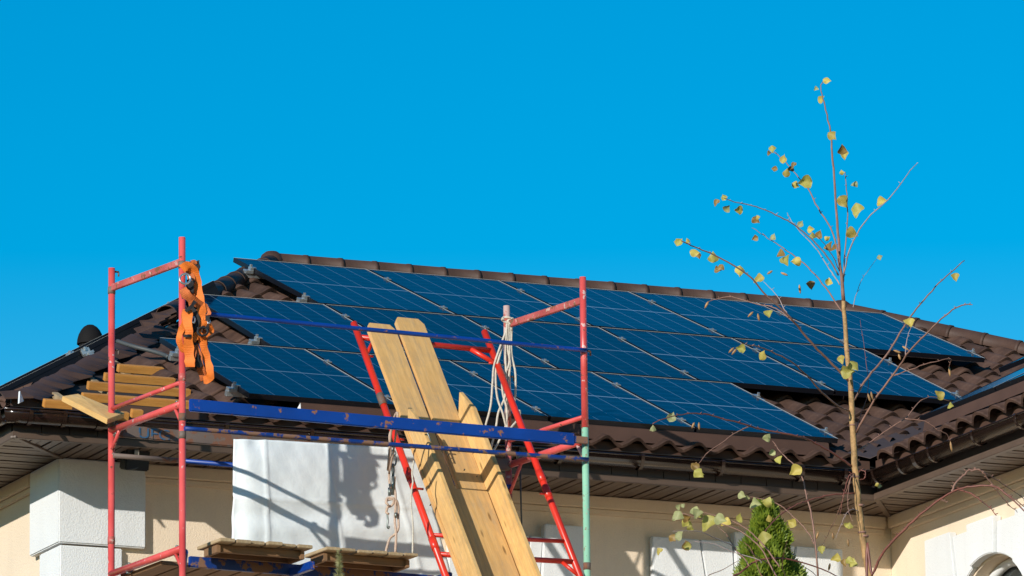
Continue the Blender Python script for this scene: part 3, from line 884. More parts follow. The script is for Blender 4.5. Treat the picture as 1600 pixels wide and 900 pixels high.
def rail(start, end, n, up, seams, ends, label, group, out=.0):
    """aluminium rail under the panels with its clamps; start-end lie in the panel's top face"""
    o = empty('mounting_rail', start, label, 'rail', group)
    d = (end-start).normalized(); m = MB()
    zc_ = -.036-.022
    m.box((start+end)/2+n*zc_, d*((end-start).length/2), up*.02, n*.02); m.build('rail_bar', MT['alu'], o, .003)
    for p in seams:
        c = start+d*p; m = MB(); m.box(c+n*.004, d*.021, up*.03, n*.004); m.box(c+n*.010, d*.007, up*.007, n*.006); m.box(c-n*.02, d*.006, up*.008, n*.02)
        m.build('mid_clamp', MT['alu'], o, .001)
    for p, sgn in ends:
        c = start+d*p; m = MB(); m.box(c+d*sgn*.016-n*.016, d*.013, up*.028, n*.02); m.box(c+d*sgn*.004+n*.004, d*.020, up*.028, n*.003); m.box(c+d*sgn*.02+n*.014, d*.008, up*.008, n*.012)
        m.box(c+d*sgn*.035-n*.03, d*.03, up*.034, n*.012)
        m.build('end_clamp', MT['alu'], o, .001)
    # roof hooks
    ln = (end-start).length; k = 0
    while k*1.1+.35 < ln:
        q = start+d*(k*1.1+.35); m = MB(); m.bar(q+n*(zc_-.02), q+n*(zc_-.075), .04, .006, d); m.build('roof_hook', MT['alu'], o); k += 1
for r in range(3):
    top, up, n = row_frames[r]
    for fr_, nm in ((.235, 'upper'), (.865, 'lower')):
        a0 = ROFF[r]; s0 = top-up*PL*fr_+AX*(a0-.075); e0 = s0+AX*(RCNT[r]*PPW+.15-.02)
        seams = [.075+c*PPW-.011 for c in range(1, RCNT[r])]
        rail(s0, e0, n, up, seams, [(.075, -1), (.075+RCNT[r]*PPW-.021, 1)], 'aluminium rail with clamps, %s rail under the %s of panels' % (nm, ROWN[r]), 'mounting rails under the solar panels')
# panels on the left slope, seen edge-on
LPA = th_l-math.radians(3.0); lup = V((math.cos(LPA), 0, math.sin(LPA))); lax = left.ax
def lpt(X, Y, h): 
    z = ZE+(X-XL)*TL_; return V((X, Y, z))+left.n*h
def left_panel(Xtop, Ztop, Yedge, label):
    # the upper corner of the edge that faces the hip
    p = V((Xtop, Yedge, Ztop)); cen = p-lup*PL/2-lax*PW/2
    o = solar_panel(pmat(cen, lax, lup), label, 'solar panels on the left roof slope')
    c = bpy.data.objects.new('edge_shade_strip', edge_mesh); COL.objects.link(c); c.parent = o
em = MB(); em.abox((hx-.05, -hy, -.115), (hx-.004, hy, -.0361)); edge_mesh = em.mesh('edge_shade_strip', MT['frame_black'])  # black strip added below the frame, standing in for shade under the panel
LPA = math.radians(28.9); lup = V((math.cos(LPA), 0, math.sin(LPA))); lax = left.ax
left_panel(17.13, 12.039, 43.37, 'dark solar panel seen edge-on against the sky beside the left hip caps')
left_panel(15.50, 11.139, 43.37, 'dark solar panel seen edge-on against the sky at the left edge')
left_panel(16.19, 11.490, 42.95, 'solar panel seen edge-on just above the bare corner of the roof')
for (X, Y, z_, lb) in ((15.99, 43.37, 11.41, 'silver rail end on the far panel edge of the left slope'), (15.95, 42.95, 11.352, 'silver rail end clamped on the near panel edge of the left slope'), (16.76, 43.37, 11.835, 'silver rail end beside the hip caps on the left slope')):
    q = V((X, Y, z_))-left.n*.012; o = empty('mounting_rail', q, lb, 'rail')
    m = MB(); m.box(q-lax*.4-left.n*.055, lax*.5, lup*.02, left.n*.02); m.build('rail_bar', MT['alu'], o, .003)
    m = MB(); m.box(q+lax*.02-left.n*.02, lax*.012, lup*.034, left.n*.024); m.box(q+lax*.0+left.n*.008, lax*.02, lup*.028, left.n*.003); m.box(q+lax*.05-left.n*.04, lax*.03, lup*.036, left.n*.010); m.box(q+lax*.035+left.n*.004, lax*.008, lup*.008, left.n*.014); m.build('end_clamp', MT['alu'], o, .002)
# panels on the wing slope
def wpt(X, Y, h): return V((X, Y, ZW+(X-XW)*TW))+wing.n*h
def wing_panel(X, Yfar, h, label):
    p = wpt(X, Yfar, h); cen = p+WUP*PL/2+wing.ax*PW/2
    solar_panel(pmat(cen, wing.ax, WUP), label, 'solar panels on the right wing')
WX1, WY1, WH = 20.95, 39.40, .19
WX2, WY2, WH2 = 22.62, 41.2, .30
WPA = math.radians(26.3); WUP = V((math.cos(WPA), 0, math.sin(WPA)))
WN_ = ('at the valley', 'second from the valley', 'third from the valley', 'fourth from the valley', 'farthest from the valley')
for k in range(4): wing_panel(WX1, WY1-k*PPW, WH, 'solar panel on the right wing, lower row, %s' % WN_[k])
for k in range(5): wing_panel(WX2, WY2-k*PPW, WH2, 'solar panel on the right wing, upper row, %s' % WN_[k])
for (X, Yf, hh, cnt, nm) in ((WX1, WY1, WH, 4, 'lower'), (WX2, WY2, WH2, 5, 'upper')):
    s0 = wpt(X+.35, Yf+.09, hh); rail(s0, s0+wing.ax*(cnt*PPW+.1), wing.n, wing.up, [.09+k*PPW-.011 for k in range(1, cnt)], [(.09, -1)], 'aluminium rail with clamps under the %s row of wing panels' % nm, 'rails on the right wing')
    q0 = wpt(X, Yf-.32, hh); 
    for k in range(cnt):
        o = None
# brown trim strips below the panels
def skirt(pts_top, drop, nrm, label, name='trim_strip', sup=True):
    o = empty(name, pts_top[0], label, 'trim strip', 'brown trim strips below the panels')
    a, b = V(pts_top[0]), V(pts_top[1])
    m = MB(); m.prism([a, b, b+V(drop), a+V(drop)], V(nrm)*-.003); m.build('strip_face', MT['brown_flat'], o)
    m = MB(); m.prism([a, b, b-V(nrm)*.06, a-V(nrm)*.06], V((0, 0, -.003))); m.build('strip_return', MT['brown_flat'], o)
    return o
bot3 = PO-SL*(2*PH+PL)-NFv*.036
sa = bot3+AX*(ROFF[2]+.37)-SL*.02; sb = bot3+AX*(ROFF[2]+4*PPW-.10)-SL*.02
skirt((sa, sb), -NFv*.085-SL*.055, (-SL), 'brown metal trim strip along the lower edge of the front solar panels')
m = MB(); m.prism([sa, sa-NFv*.085-SL*.055, sa-NFv*.085+AX*-.05-SL*.03], V((.004, 0, 0))); 
e_o = m.build('trim_end_flap', MT['white'], None); tag(e_o, 'pale triangular flap at the left end of the brown trim strip', 'flap')
wa = wpt(WX1-.02, WY1-.10, WH-.036); wb = wpt(WX1-.02, WY1-4*PPW, WH-.036)
skirt((wa, wb), V((-.02, 0, -.085)), V((-1, 0, 0)), 'brown metal trim strip along the lower edge of the wing panels')
# black duct under the wing panel start
m = MB(); q = [hit(x, y, wing.o+wing.n*.10, wing.n) for x, y in ((1318, 693), (1335, 692), (1355, 689), (1380, 682), (1404, 672))]; m.tube(spline(q, 4), .010, 6)
tag(m.build('cable', MT['cable']), 'grey conduit curving out of the roof valley under the wing panels', 'cable')

# vent hood behind the left panels
q = lpt(15.75, 44.4, .0); vh = empty('roof_vent', q, 'black rounded vent hood showing above the left panels', 'vent')
m = MB(); K = 14; c = at(141, 538, q.dot(F)-CAM.dot(F)); c = V((c.x, c.y, c.z))
hv = MB(); rings = []
for i in range(7):
    t = math.pi/2*i/6; idx = []
    for k in range(K):
        ph = 2*math.pi*k/K; idx.append(len(hv.v)); hv.v.append(c+V((math.cos(ph)*math.cos(t)*.10, math.sin(ph)*math.cos(t)*.10, math.sin(t)*.15)))
    rings.append(idx)
for i in range(6):
    for k in range(K): hv.face([rings[i][k], rings[i][(k+1) % K], rings[i+1][(k+1) % K], rings[i+1][k]], 0, True)
hv.build('hood', MT['hood'], vh)
m = MB(); m.tube([c-V((0, 0, .5)), c], .085, 12); m.build('vent_pipe', MT['black'], vh)
# conduit on the tiles at the left
pl = [fpt(x, y, .09) for x, y in ((183, 533), (198, 538), (215, 543), (235, 548), (252, 553), (264, 558))]
m = MB(); m.tube(spline(pl, 4), .016, 7); tag(m.build('cable', MT['cable']), 'dark conduit lying over the tiles to the lowest left panel', 'cable')

# ------------------------------------------------------------------ scaffold
THS = 0.06426; SA = V((math.cos(THS), math.sin(THS), 0)); SB = V((-math.sin(THS), math.cos(THS), 0)); ZZ = V((0, 0, 1))
SP = V((14.86665, 38.2, 11.0777))
def near(x, y, off=0): return hit(x, y, SP+SB*off, SB)
def far(x, y): return near(x, y, 1.083)
NL, NR, FL, FR = near(284.5, 371), near(910.5, 433), far(174.5, 419), far(791.5, 478)
scaf = empty('scaffold', V((16.4, 38.8, 0)), 'red and blue tube scaffold standing in front of the house with worn paint', 'scaffold')
PR = .0225
def post(top, mat, ring_y):
    m = MB(); m.tube([V((top.x, top.y, 0)), top], PR, 12)
    m.tube([top-ZZ*.001, top-ZZ*.02], PR*.75, 12)
    return m.build('post', mat, scaf)
pNL = post(NL, MT['red'], 0); pFL = post(FL, MT['red'], 0)
# right posts: two tube lengths, mint below and red above
zj = near(914, 668).z
m = MB(); m.tube([V((NR.x, NR.y, zj+.0)), NR], PR, 12); m.build('post', MT['red'], scaf)
m = MB(); m.tube([V((NR.x, NR.y, 0)), V((NR.x, NR.y, zj-.002))], PR*1.02, 12); m.build('post', MT['mint'], scaf)
zj2 = far(800, 690).z
m = MB(); m.tube([V((FR.x, FR.y, zj2)), FR], PR, 12); m.build('post', MT['pale_red'], scaf)
m = MB(); m.tube([V((FR.x, FR.y, 0)), V((FR.x, FR.y, zj2-.002))], PR*1.02, 12); m.build('post', MT['red_worn'], scaf)
def coll(p, h=.08, mat='rust', r=1.28):
    m = MB(); m.tube([p-ZZ*h/2, p+ZZ*h/2], PR*r, 12); m.build('collar', MT[mat], scaf, .002)
def onpost(top, ypx):           # point of a post at a picture height
    q = hit(0, 0, top, SB)
    # solve z so that the post projects to that row
    lo, hi = 0.0, top.z
    for _ in range(40):
        mid = (lo+hi)/2; P_ = V((top.x, top.y, mid))-CAM; yy = 450-FPX*P_.dot(UP)/P_.dot(F)
        if yy > ypx: lo = mid
        else: hi = mid
    return V((top.x, top.y, lo))
for top, ys, mt in ((NL, (652, 680), 'rust'), (NL, (590,), 'red_worn'), (FL, (662,), 'rust'), (FL, (845,), 'red_worn'), (NR, (885,), 'rust')):
    for y in ys: coll(onpost(top, y), .05, mt, 1.12)
coll(onpost(FL, 454), .05, 'rust', 1.15); coll(onpost(NL, 414), .05, 'rust', 1.15)
def tube2(a, b, r, mat, name='brace'):
    m = MB(); m.tube([a, b], r, 10); return m.build(name, MT[mat], scaf)
def flat2(a, b, w, h, mat, name='guard_bar'):
    m = MB(); m.bar(a, b, w, h); return m.build(name, MT[mat], scaf, .003)
# left frame
flat2(onpost(FL, 450), onpost(NL, 409), .025, .045, 'red_worn')
tube2(onpost(FL, 639), onpost(NL, 597), .015, 'red', 'thin_brace')
tube2(onpost(FL, 673), onpost(NL, 631), .024, 'red', 'cross_tube')
tube2(onpost(FL, 897), onpost(NL, 857), .024, 'red', 'cross_tube')
def lerp(a, b, t): return a.lerp(b, t)
for a, b, t, dy in ((FL, NL, .13, 706), (NL, FL, .11, 664)):
    y0 = 673 if a is FL else 631; y1 = 631 if a is FL else 673
    tube2(lerp(onpost(a, y0), onpost(b, y1), t), onpost(a, dy), .012, 'red', 'gusset')
tube2(lerp(onpost(NL, 857), onpost(FL, 897), .11), onpost(NL, 890), .012, 'red', 'gusset')
# wedge hooks of blue steel at tube ends
for p in (lerp(onpost(NL, 631), onpost(FL, 673), .09), lerp(onpost(FL, 673), onpost(NL, 631), .07), lerp(onpost(NL, 857), onpost(FL, 897), .09), lerp(onpost(FL, 897), onpost(NL, 857), .24)):
    m = MB(); K = 10; m.tube([p+(ZZ*math.cos(t)*.032)+(SA*math.sin(t)*.032) for t in [k*.5 for k in range(8)]], .008, 6); m.build('coupler', MT['steel'], scaf)
# right frame
flat2(onpost(FR, 508), onpost(NR, 469), .025, .045, 'red_worn')
tube2(onpost(FR, 689), onpost(NR, 651), .015, 'red', 'thin_brace')
tube2(onpost(FR, 727), onpost(NR, 688), .024, 'red', 'cross_tube')
tube2(onpost(FR, 955), onpost(NR, 915), .024, 'red', 'cross_tube')
tube2(lerp(onpost(NR, 688), onpost(FR, 727), .11), onpost(NR, 722), .012, 'pale_red', 'gusset')
tube2(lerp(onpost(FR, 727), onpost(NR, 688), .18), onpost(FR, 775), .012, 'red', 'gusset')
# pegs
for top, ys in ((FL, (424, 546)), (NL, (494, 566)), (FR, (588,)), (NR, (548,))):
    for y in ys:
        p = onpost(top, y); m = MB(); m.tube([p+SA*.02, p+SA*.05], .007, 6); m.tube([p+SA*.05, p+SA*.05-ZZ*.03], .006, 6); m.build('peg', MT['rust'], scaf)
# blue rails between the frames
so_ = -SB*.035
def rail_near(y0, y1, r, mat, name='blue_rail'):
    a, b = onpost(NL, y0)+so_, onpost(NR, y1)+so_
    m = MB(); pts = [a, a.lerp(b, .03), a.lerp(b, .97), b]; m.tube(pts, r, 10); return m.build(name, MT[mat], scaf)
rail_near(489, 549, .0150, 'blue')
rail_near(671, 719.5, .0150, 'blue_worn')
a, b = onpost(NL, 634)+so_, onpost(NR, 690)+so_
m = MB(); m.bar(a.lerp(b, .012), a.lerp(b, .965), .03, .082); m.build('guard_board', MT['blue'], scaf, .006)
m = MB(); m.bar(a.lerp(b, .962), b+ZZ*.0, .02, .05); m.build('guard_board_end', MT['blue_worn'], scaf, .004)
a, b = onpost(FL, 713)-SB*.03, onpost(FR, 762)-SB*.03
m = MB(); m.tube([a, a.lerp(b, .16)], .0165, 10); m.build('far_rail', MT['rust'], scaf)
m = MB(); m.tube([a.lerp(b, .161), b], .0165, 10); m.build('far_rail', MT['blue'], scaf)
a, b = onpost(FL, 674)-SB*.03, onpost(FR, 728)-SB*.03
m = MB(); m.bar(a, b, .03, .082); fb = m.build('guard_board', MT['rust'], scaf, .006); fb['label'] = 'rusty grey board with faded blue letters'
tc = bpy.data.curves.new('lettering', 'FONT'); tc.body = 'UFG'; tc.size = .10; tc.extrude = .001; tc.align_x = 'CENTER'; tc.align_y = 'CENTER'
to = bpy.data.objects.new('lettering_curve', tc); COL.objects.link(to)
bpy.context.view_layer.update()
tm = bpy.data.meshes.new_from_object(to.evaluated_get(bpy.context.evaluated_depsgraph_get())); bpy.data.objects.remove(to)
tm.name = 'lettering'; tm.materials.clear(); tm.materials.append(MT['print_blue'])
d = (b-a).normalized(); q = hit(241, 679, a-SB*.019, SB); up_ = d.cross(SB)
up_ = (SB.cross(d))*-1 if SB.cross(d).z > 0 else SB.cross(d); up_ = up_ if up_.z > 0 else -up_
link('lettering', tm, fb, Matrix(((d.x, up_.x, -SB.x, q.x), (d.y, up_.y, -SB.y, q.y), (d.z, up_.z, -SB.z, q.z), (0, 0, 0, 1))) @ Matrix.Scale(1.25, 4, V((1, 0, 0))))
# deck level
zd = near(400, 862, .12).z-.05
for (xa, xb_, off, mat) in ((330, 668, .36, 'blue_worn'), (250, 700, .98, 'blue_worn')):
    pa_, pb_ = near(xa, 870, off), near(xb_, 880, off)
    pa_ = V((pa_.x, pa_.y, zd-.06)); pb_ = pa_+SA*((pb_-pa_).dot(SA))
    A0 = SP+SB*off; A0 = V((A0.x, A0.y, zd-.004)); m = MB(); m.bar(A0+SA*(.22 if off < .5 else .02), A0+SA*(2.0 if off < .5 else 2.93), .036, .072); m.build('deck_beam', MT[mat], scaf, .004)
for t in (.32, .66):
    A0 = SP+SA*2.958*t+SB*.03; A0 = V((A0.x, A0.y, zd-.0285)); m = MB(); m.bar(A0, A0+SB*.305, .04, .055); m.build('deck_beam', MT['blue'], scaf, .004)
tube2(onpost(NL, 862)+SA*.02, onpost(FL, 915)+SA*.5, .02, 'blue', 'deck_tie')

# deck pallets lying on the beams
def pallet(x0, x1, label, n, tilt):
    pa_, pb_ = near(x0, 860, .04), near(x1, 870, .04)
    s0 = (pa_-SP).dot(SA); s1 = (pb_-SP).dot(SA)
    base = SP+SA*s0; base = V((base.x, base.y, zd-.0))
    o = empty('deck_pallet', base, label, 'pallet', 'wooden deck pallets on the scaffold')
    w_ = (s1-s0)/n
    for i in range(n):
        c = base+SA*(w_*(i+.5))+SB*.165+ZZ*(.085+R.uniform(-.004, .004)); m = MB(); m.box(c, SA*(w_/2-.005-R.random()*.004), SB*(.17+R.uniform(-.02, .02)), ZZ*R.uniform(.009, .012)); m.build('slat', MT['deck'], o, .003, along=SB)
    for off in (.10, .285):
        c = base+SA*(s1-s0)/2+SB*off+ZZ*.047; m = MB(); m.box(c, SA*((s1-s0)/2-.035), SB*.016, ZZ*.025); m.build('bearer', MT['bearer'], o, .003, along=SA)
    for k in (.045, .93):
        c = base+SA*(s1-s0)*k+SB*.165+ZZ*.040; m = MB(); m.box(c, SA*.014, SB*.10, ZZ*.026); m.build('cross_bearer', MT['bearer'], o, .003)
pallet(338, 486, 'weathered slatted deck pallet on the scaffold, the one next to the left red post', 6, 0)
pallet(505, 650, 'weathered slatted deck pallet on the scaffold, between the other pallet and the plank chute', 6, 0)
# lower deck of boards a little below
for i in range(12):
    pass
o = empty('lower_deck', V((SP.x+1.2, SP.y+.5, zd-.3)), 'row of dark rough boards seen from below under the deck pallets', 'deck')
for i in range(17):
    c = SP+SA*(.10+i*.148)+SB*.670; c = V((c.x, c.y, zd-.018)); m = MB(); m.box(c, SA*.068, SB*.285, ZZ*.014); m.build('board', MT['bearer'], o, .003, along=SB)
m = MB(); c = SP+SA*.98+SB*.35; m.bar(V((c.x, c.y, zd-.14)), V((c.x, c.y, zd-.14))+SB*.7, .07, .03); m.build('loose_batten', MT['pine'], o, .003)

# ------------------------------------------------------------------ white tarpaulin
TPO = .97
tl, tr = near(370, 684, TPO), near(652, 702, TPO)
bl = near(366, 905, TPO); br = near(712, 925, TPO)
NX, NZ = 90, 60
m = MB()
for j in range(NZ+1):
    for i in range(NX+1):
        u, v = i/NX, j/NZ
        p = tl.lerp(tr, u).lerp(bl.lerp(br, u), v)
        sag = 0
        wv = .0016*math.sin(u*17+2*math.sin(v*3))*(.35+.65*v)+.0016*math.sin(u*41+v*9+1.3)*(.4+v)+.0022*math.sin(v*11+u*7)+.0009*math.sin(u*71-v*29)
        fold = -.012*math.exp(-((u-.155)/.008)**2)-.008*math.exp(-((u-.50)/.008)**2)-.010*math.exp(-((u-.83-.03*v)/.010)**2)-.007*math.exp(-((v-.42)/.012)**2)
        edge = .05*math.exp(-(u/.05)**2)
        hz = .008*math.sin(v*26+u*3)*math.exp(-((v-.55)/.2)**2)
        pin = .03*math.exp(-((u-.1)/.05)**2-((v)/.1)**2)
        m.v.append(p+SB*(wv+fold+edge+hz+pin)-ZZ*sag)
for j in range(NZ):
    for i in range(NX):
        a = j*(NX+1)+i; m.face([a, a+1, a+NX+2, a+NX+1], 0, True)
o = m.build('tarpaulin', MT['tarp']); sm = o.modifiers.new('thickness', 'SOLIDIFY'); sm.thickness = .002
tag(o, 'white creased tarpaulin hanging behind the scaffold below the gutter', 'tarpaulin')

# ------------------------------------------------------------------ leaning red frame and timber chute
LA = math.radians(57); CU = (SB*math.cos(LA)+ZZ*math.sin(LA)).normalized(); CN = SA.cross(CU).normalized()   # plane of the chute; CN faces out
cp0 = near(700, 735, .37)
def ch(x, y, h=0): return hit(x, y, cp0+CN*h, CN)
lf = empty('ladder_frame', ch(700, 900), 'bright red tube frame leaning against the roof edge under the plank chute', 'frame')
def seg(p0, p1, r, name, mat='orange_red', ext=0):
    d = (p1-p0); m = MB(); m.tube([p0, p1+d*ext], r, 10); return m.build(name, MT[mat], lf)
hB = -.06
l0, l1 = ch(553, 505, hB), ch(698, 905, hB); r0, r1 = ch(757, 518, hB), ch(908, 905, hB)
seg(l0, l1, .0235, 'side_rail', ext=.3); seg(r0, r1, .0235, 'side_rail', ext=.3)
def along(a, b, y):
    lo, hi = 0, 1.3
    for _ in range(40):
        t = (lo+hi)/2; P_ = a.lerp(b, t)-CAM; yy = 450-FPX*P_.dot(UP)/P_.dot(F)
        if yy < y: lo = t
        else: hi = t
    return a.lerp(b, lo)
for (yl, yr, r) in ((527, 548, .019), (836, 846, .014), (866, 878, .018)):
    seg(along(l0, l1, yl), along(r0, r1, yr), r, 'rung')
seg(along(l0, l1, 556), along(l0, l1, 531).lerp(along(r0, r1, 548), .10), .013, 'corner_brace')
seg(along(r0, r1, 570), along(r0, r1, 548).lerp(along(l0, l1, 527), .17), .017, 'corner_brace')
seg(along(r0, r1, 902), along(r0, r1, 878).lerp(along(l0, l1, 866), .10), .013, 'corner_brace')
for a, b, y, s in ((l0, l1, 556, .055), (r0, r1, 568, -.06), (l0, l1, 763, .07), (r0, r1, 772, -.06), (l0, l1, 686, .06)):
    p = along(a, b, y); seg(p, p+SA*s, .008, 'peg')
for a, b, y in ((l0, l1, 625), (r0, r1, 745), (r0, r1, 770), (l0, l1, 742), (l0, l1, 850)):
    p = along(a, b, y); d = (b-a).normalized(); m = MB(); m.tube([p-d*.05, p+d*.05], .0265, 10); m.build('sleeve', MT['orange_red'] if y != 625 else MT['rust'], lf)
# chute of boards
chute = empty('plank_chute', ch(700, 800), 'open trough of pale pine planks sloping from the roof edge down over the scaffold', 'chute')
def cplank(p0, p1, x_w, thick, name, mat, top_cut=.03, parent=None):
    d = (p1-p0).normalized(); ln = (p1-p0).length
    a = SA*x_w
    pts = [p0+d*0+a*.12, p0-d*.0+a*.84, p0+a+d*top_cut, p1+a, p1, p0+d*top_cut*.9]
    m = MB(); m.prism(pts, -CN*thick); return m.build(name, mat, chute, .004, along=p1-p0)
pw_ = .214
u0, u1 = ch(572, 503), ch(722, 905); e1 = u0+(u1-u0)*1.25
cplank(u0, e1, pw_, .034, 'plank', MT['plank'], .05)
v0 = ch(616, 494, .0); v1 = v0+(e1-u0)*1.0
cplank(v0, v1, pw_+.004, .034, 'plank', MT['plank'], .05)
dch = (u1-u0).normalized()
# side boards stand up from the floor edges, their tops sawn to a point
def side(px_, py_, hgt, off, name):
    base = ch(px_, py_)+SA*off; d = dch
    pts = [base+d*.10, base+CN*hgt*.55-d*.02, base+CN*hgt*.95+d*.20, base+CN*hgt+d*2.6, base+d*2.6]
    m = MB(); m.prism(pts, SA*.032); return m.build(name, MT['pine'], chute, .003, along=dch)
side(632, 655, .17, -.008, 'side_board')
side(707, 632, .19, .012, 'side_board')
# overlapping floor board in the trough, starting lower down
f0 = ch(660, 652, .014)
f0 = u0+dch*((ch(715, 766)-u0).dot(dch))+CN*.0005
m = MB(); m.prism([f0+SA*.03, f0+SA*.435, f0+dch*2.0+SA*.435, f0+dch*2.0+SA*.03], CN*.020); m.build('floor_board', MT['plank'], chute, .003, along=dch)
m = MB(); q = ch(655, 652, .19); m.tube([q, q+dch*.10+SA*.02, q+dch*.22+SA*.02], .005, 6); m.tube([q+dch*.13+SA*-.02, q+dch*.13+SA*.05], .007, 6); m.build('wire_tie', MT['steel'], chute)
for (x, y) in ((700, 712), (735, 705), (725, 735), (745, 745), (672, 790), (709, 830)):
    p = ch(x, y, .024); m = MB(); m.tube([p, p+CN*.012], .005, 6); m.build('nail', MT['steel'], chute)

# ------------------------------------------------------------------ safety harness on the near left post
hz = empty('safety_harness', near(305, 410, -.05), 'orange and black safety harness hanging on the left red scaffold post', 'harness')
hoff = [-.05]
def hp(x, y, o=0): return near(270+x/4.28, 390+y/4.28, -.045-o)
VW = -F
def strap(pts, w, mat, name='strap', o=0, twist=0, depth=None):
    P3 = [hp(p[0], p[1], o+(p[2] if len(p) > 2 else .012*math.sin(i*1.3))) for i, p in enumerate(pts)]
    P3 = spline(P3, 5); n = []
    for i in range(len(P3)):
        a = .35*math.sin(i*.45+twist); n.append((VW+SA*a*.8).normalized())
    ww = [w*1.28*(1-.2*abs(math.sin(i*.5+twist))) for i in range(len(P3))]
    m = MB(); m.ribbon(P3, ww, n, .004); return m.build(name, MT[mat], hz)
strap([(60, 130), (85, 112), (120, 118), (150, 165), (163, 235), (178, 320), (192, 395), (190, 470)], .052, 'orange', o=.03)
strap([(64, 262), (90, 300), (135, 340), (190, 375), (222, 410), (225, 440)], .052, 'dark_orange', o=.05, twist=1)
strap([(150, 345), (120, 385), (85, 412)], .02, 'webbing', o=.062)
strap([(98, 400), (98, 480), (100, 570), (106, 660), (112, 730), (116, 785)], .058, 'orange', o=.045, twist=2)
strap([(116, 785), (126, 740), (128, 660), (135, 580), (150, 500), (150, 430)], .05, 'dark_orange', o=.015, twist=2)
strap([(90, 465), (60, 530), (42, 590), (55, 650), (80, 678)], .034, 'orange', o=.03, twist=.5)
strap([(175, 490), (215, 492), (250, 520), (255, 545), (215, 575), (185, 590)], .032, 'orange', o=.035, twist=2)
strap([(130, 600), (165, 575), (192, 590), (207, 650), (226, 730), (245, 790), (250, 845), (235, 868), (205, 872)], .045, 'orange', o=.03, twist=.2)
strap([(145, 640), (165, 700), (183, 780), (200, 840), (212, 872)], .045, 'dark_orange', o=.005, twist=.3)
strap([(180, 400), (184, 450), (170, 520), (160, 580)], .04, 'orange', o=.02, twist=1.2)
strap([(152, 78), (158, 105), (155, 140), (148, 170)], .042, 'webbing', 'shoulder_pad', o=.01)
strap([(125, 90), (140, 85), (150, 100)], .03, 'dark_orange', o=.012)
strap([(120, 205), (112, 250), (118, 290), (128, 300)], .045, 'webbing', 'back_pad', o=.018)
strap([(140, 420), (158, 460), (150, 530), (135, 600), (140, 640)], .038, 'webbing', 'webbing_strap', o=.03)
strap([(225, 395), (232, 440), (228, 500), (232, 545)], .022, 'webbing', 'webbing_strap', o=.04)
strap([(150, 735), (168, 742), (188, 738)], .075, 'webbing', 'label_patch', o=.02)
strap([(74, 577), (100, 577), (124, 576)], .017, 'webbing', 'keeper', o=.056)
strap([(100, 130), (125, 200), (122, 300), (135, 420)], .04, 'dark_orange', o=.005, twist=.9)
strap([(80, 410), (76, 470), (84, 560), (92, 620)], .035, 'dark_orange', o=.012, twist=1.7)
strap([(205, 440), (222, 500), (212, 560), (220, 640)], .03, 'dark_orange', o=.012, twist=.4)
strap([(160, 300), (150, 400), (165, 500), (150, 640)], .04, 'webbing', 'webbing_strap', o=.0, twist=.4)
def ringm(cx, cy, rx, ry, r, mat, name, o):
    c = [hp(cx+rx*math.cos(t), cy+ry*math.sin(t), o+.01*math.sin(t)) for t in [2*math.pi*k/20 for k in range(21)]]
    m = MB(); m.tube(c, r, 6, cap=False); m.build(name, MT[mat], hz)
ringm(82, 196, 36, 33, .0075, 'alu', 'd_ring', .06)
ringm(200, 548, 34, 28, .008, 'webbing', 'buckle', .06)
ringm(138, 470, 10, 20, .006, 'alu', 'buckle', .06)
ringm(240, 480, 8, 14, .005, 'alu', 'buckle', .05)
m = MB(); p = onpost(NL, 413); m.tube([p+SA*.0+SB*-.03, p+SA*.05-SB*.04+ZZ*.01, p+SA*.075-SB*.03-ZZ*.02], .008, 6); m.build('hanging_loop', MT['webbing'], hz)

# ------------------------------------------------------------------ ropes
def rope(name, polys, r, mat, label, fn, group=None, cat='rope'):
    o = empty(name, fn(*polys[0][0]), label, cat, group)
    for pl_ in polys:
        pts = [fn(*p) for p in pl_]; pts = [p+SB*.012*math.sin(i*2.1) for i, p in enumerate(pts)]
        m = MB(); m.tube(spline(pts, 6), r, 7); m.build('strand', MT[mat], o)
    return o
fr_fn = lambda x, y: near(740+x/3.75, 470+y/3.75, 1.083-.06)
rp = rope('rope_coil', [
    [(205, 112), (190, 185), (152, 270), (120, 380), (115, 480), (95, 620), (66, 745), (50, 830)],
    [(210, 125), (182, 230), (147, 330), (130, 420), (142, 560), (166, 660), (195, 758)],
    [(214, 130), (216, 260), (202, 380), (170, 450), (175, 540), (190, 640), (186, 740), (125, 870), (88, 892)],
    [(225, 108), (226, 300), (240, 420), (245, 545), (236, 640)],
    [(196, 140), (190, 300), (186, 430), (184, 560), (150, 650), (126, 745), (98, 880)],
    [(206, 130), (204, 270), (210, 380), (195, 520), (196, 640), (195, 755), (232, 728), (272, 678), (265, 645), (255, 660)],
    [(168, 106), (180, 96), (205, 100), (228, 112), (238, 128), (220, 140), (196, 128), (172, 112), (168, 106)],
    [(196, 150), (200, 120), (218, 105), (234, 112), (230, 145), (216, 170)]],
    .0075, 'rope', 'bundle of pale rope knotted round the bleached scaffold post', fr_fn)
rl = lambda x, y: near(590+x/4.5, 680+y/4.5, .30)
rp2 = rope('hanging_rope', [
    [(112, -60), (90, 0), (86, 100), (86, 200), (86, 300), (86, 375)],
    [(121, 290), (122, 360), (121, 420), (126, 520), (126, 600), (125, 700), (125, 830)],
    [(60, 470), (75, 440), (105, 445), (110, 480), (90, 500), (66, 490), (60, 470), (80, 452), (120, 455), (146, 500), (150, 580), (142, 650), (128, 690), (95, 720), (66, 770), (55, 835)],
    [(72, 500), (66, 540), (72, 555)]], .0085, 'rope_tan', 'tan rope with steel chain links and hook hanging beside the red leaning frame', rl)
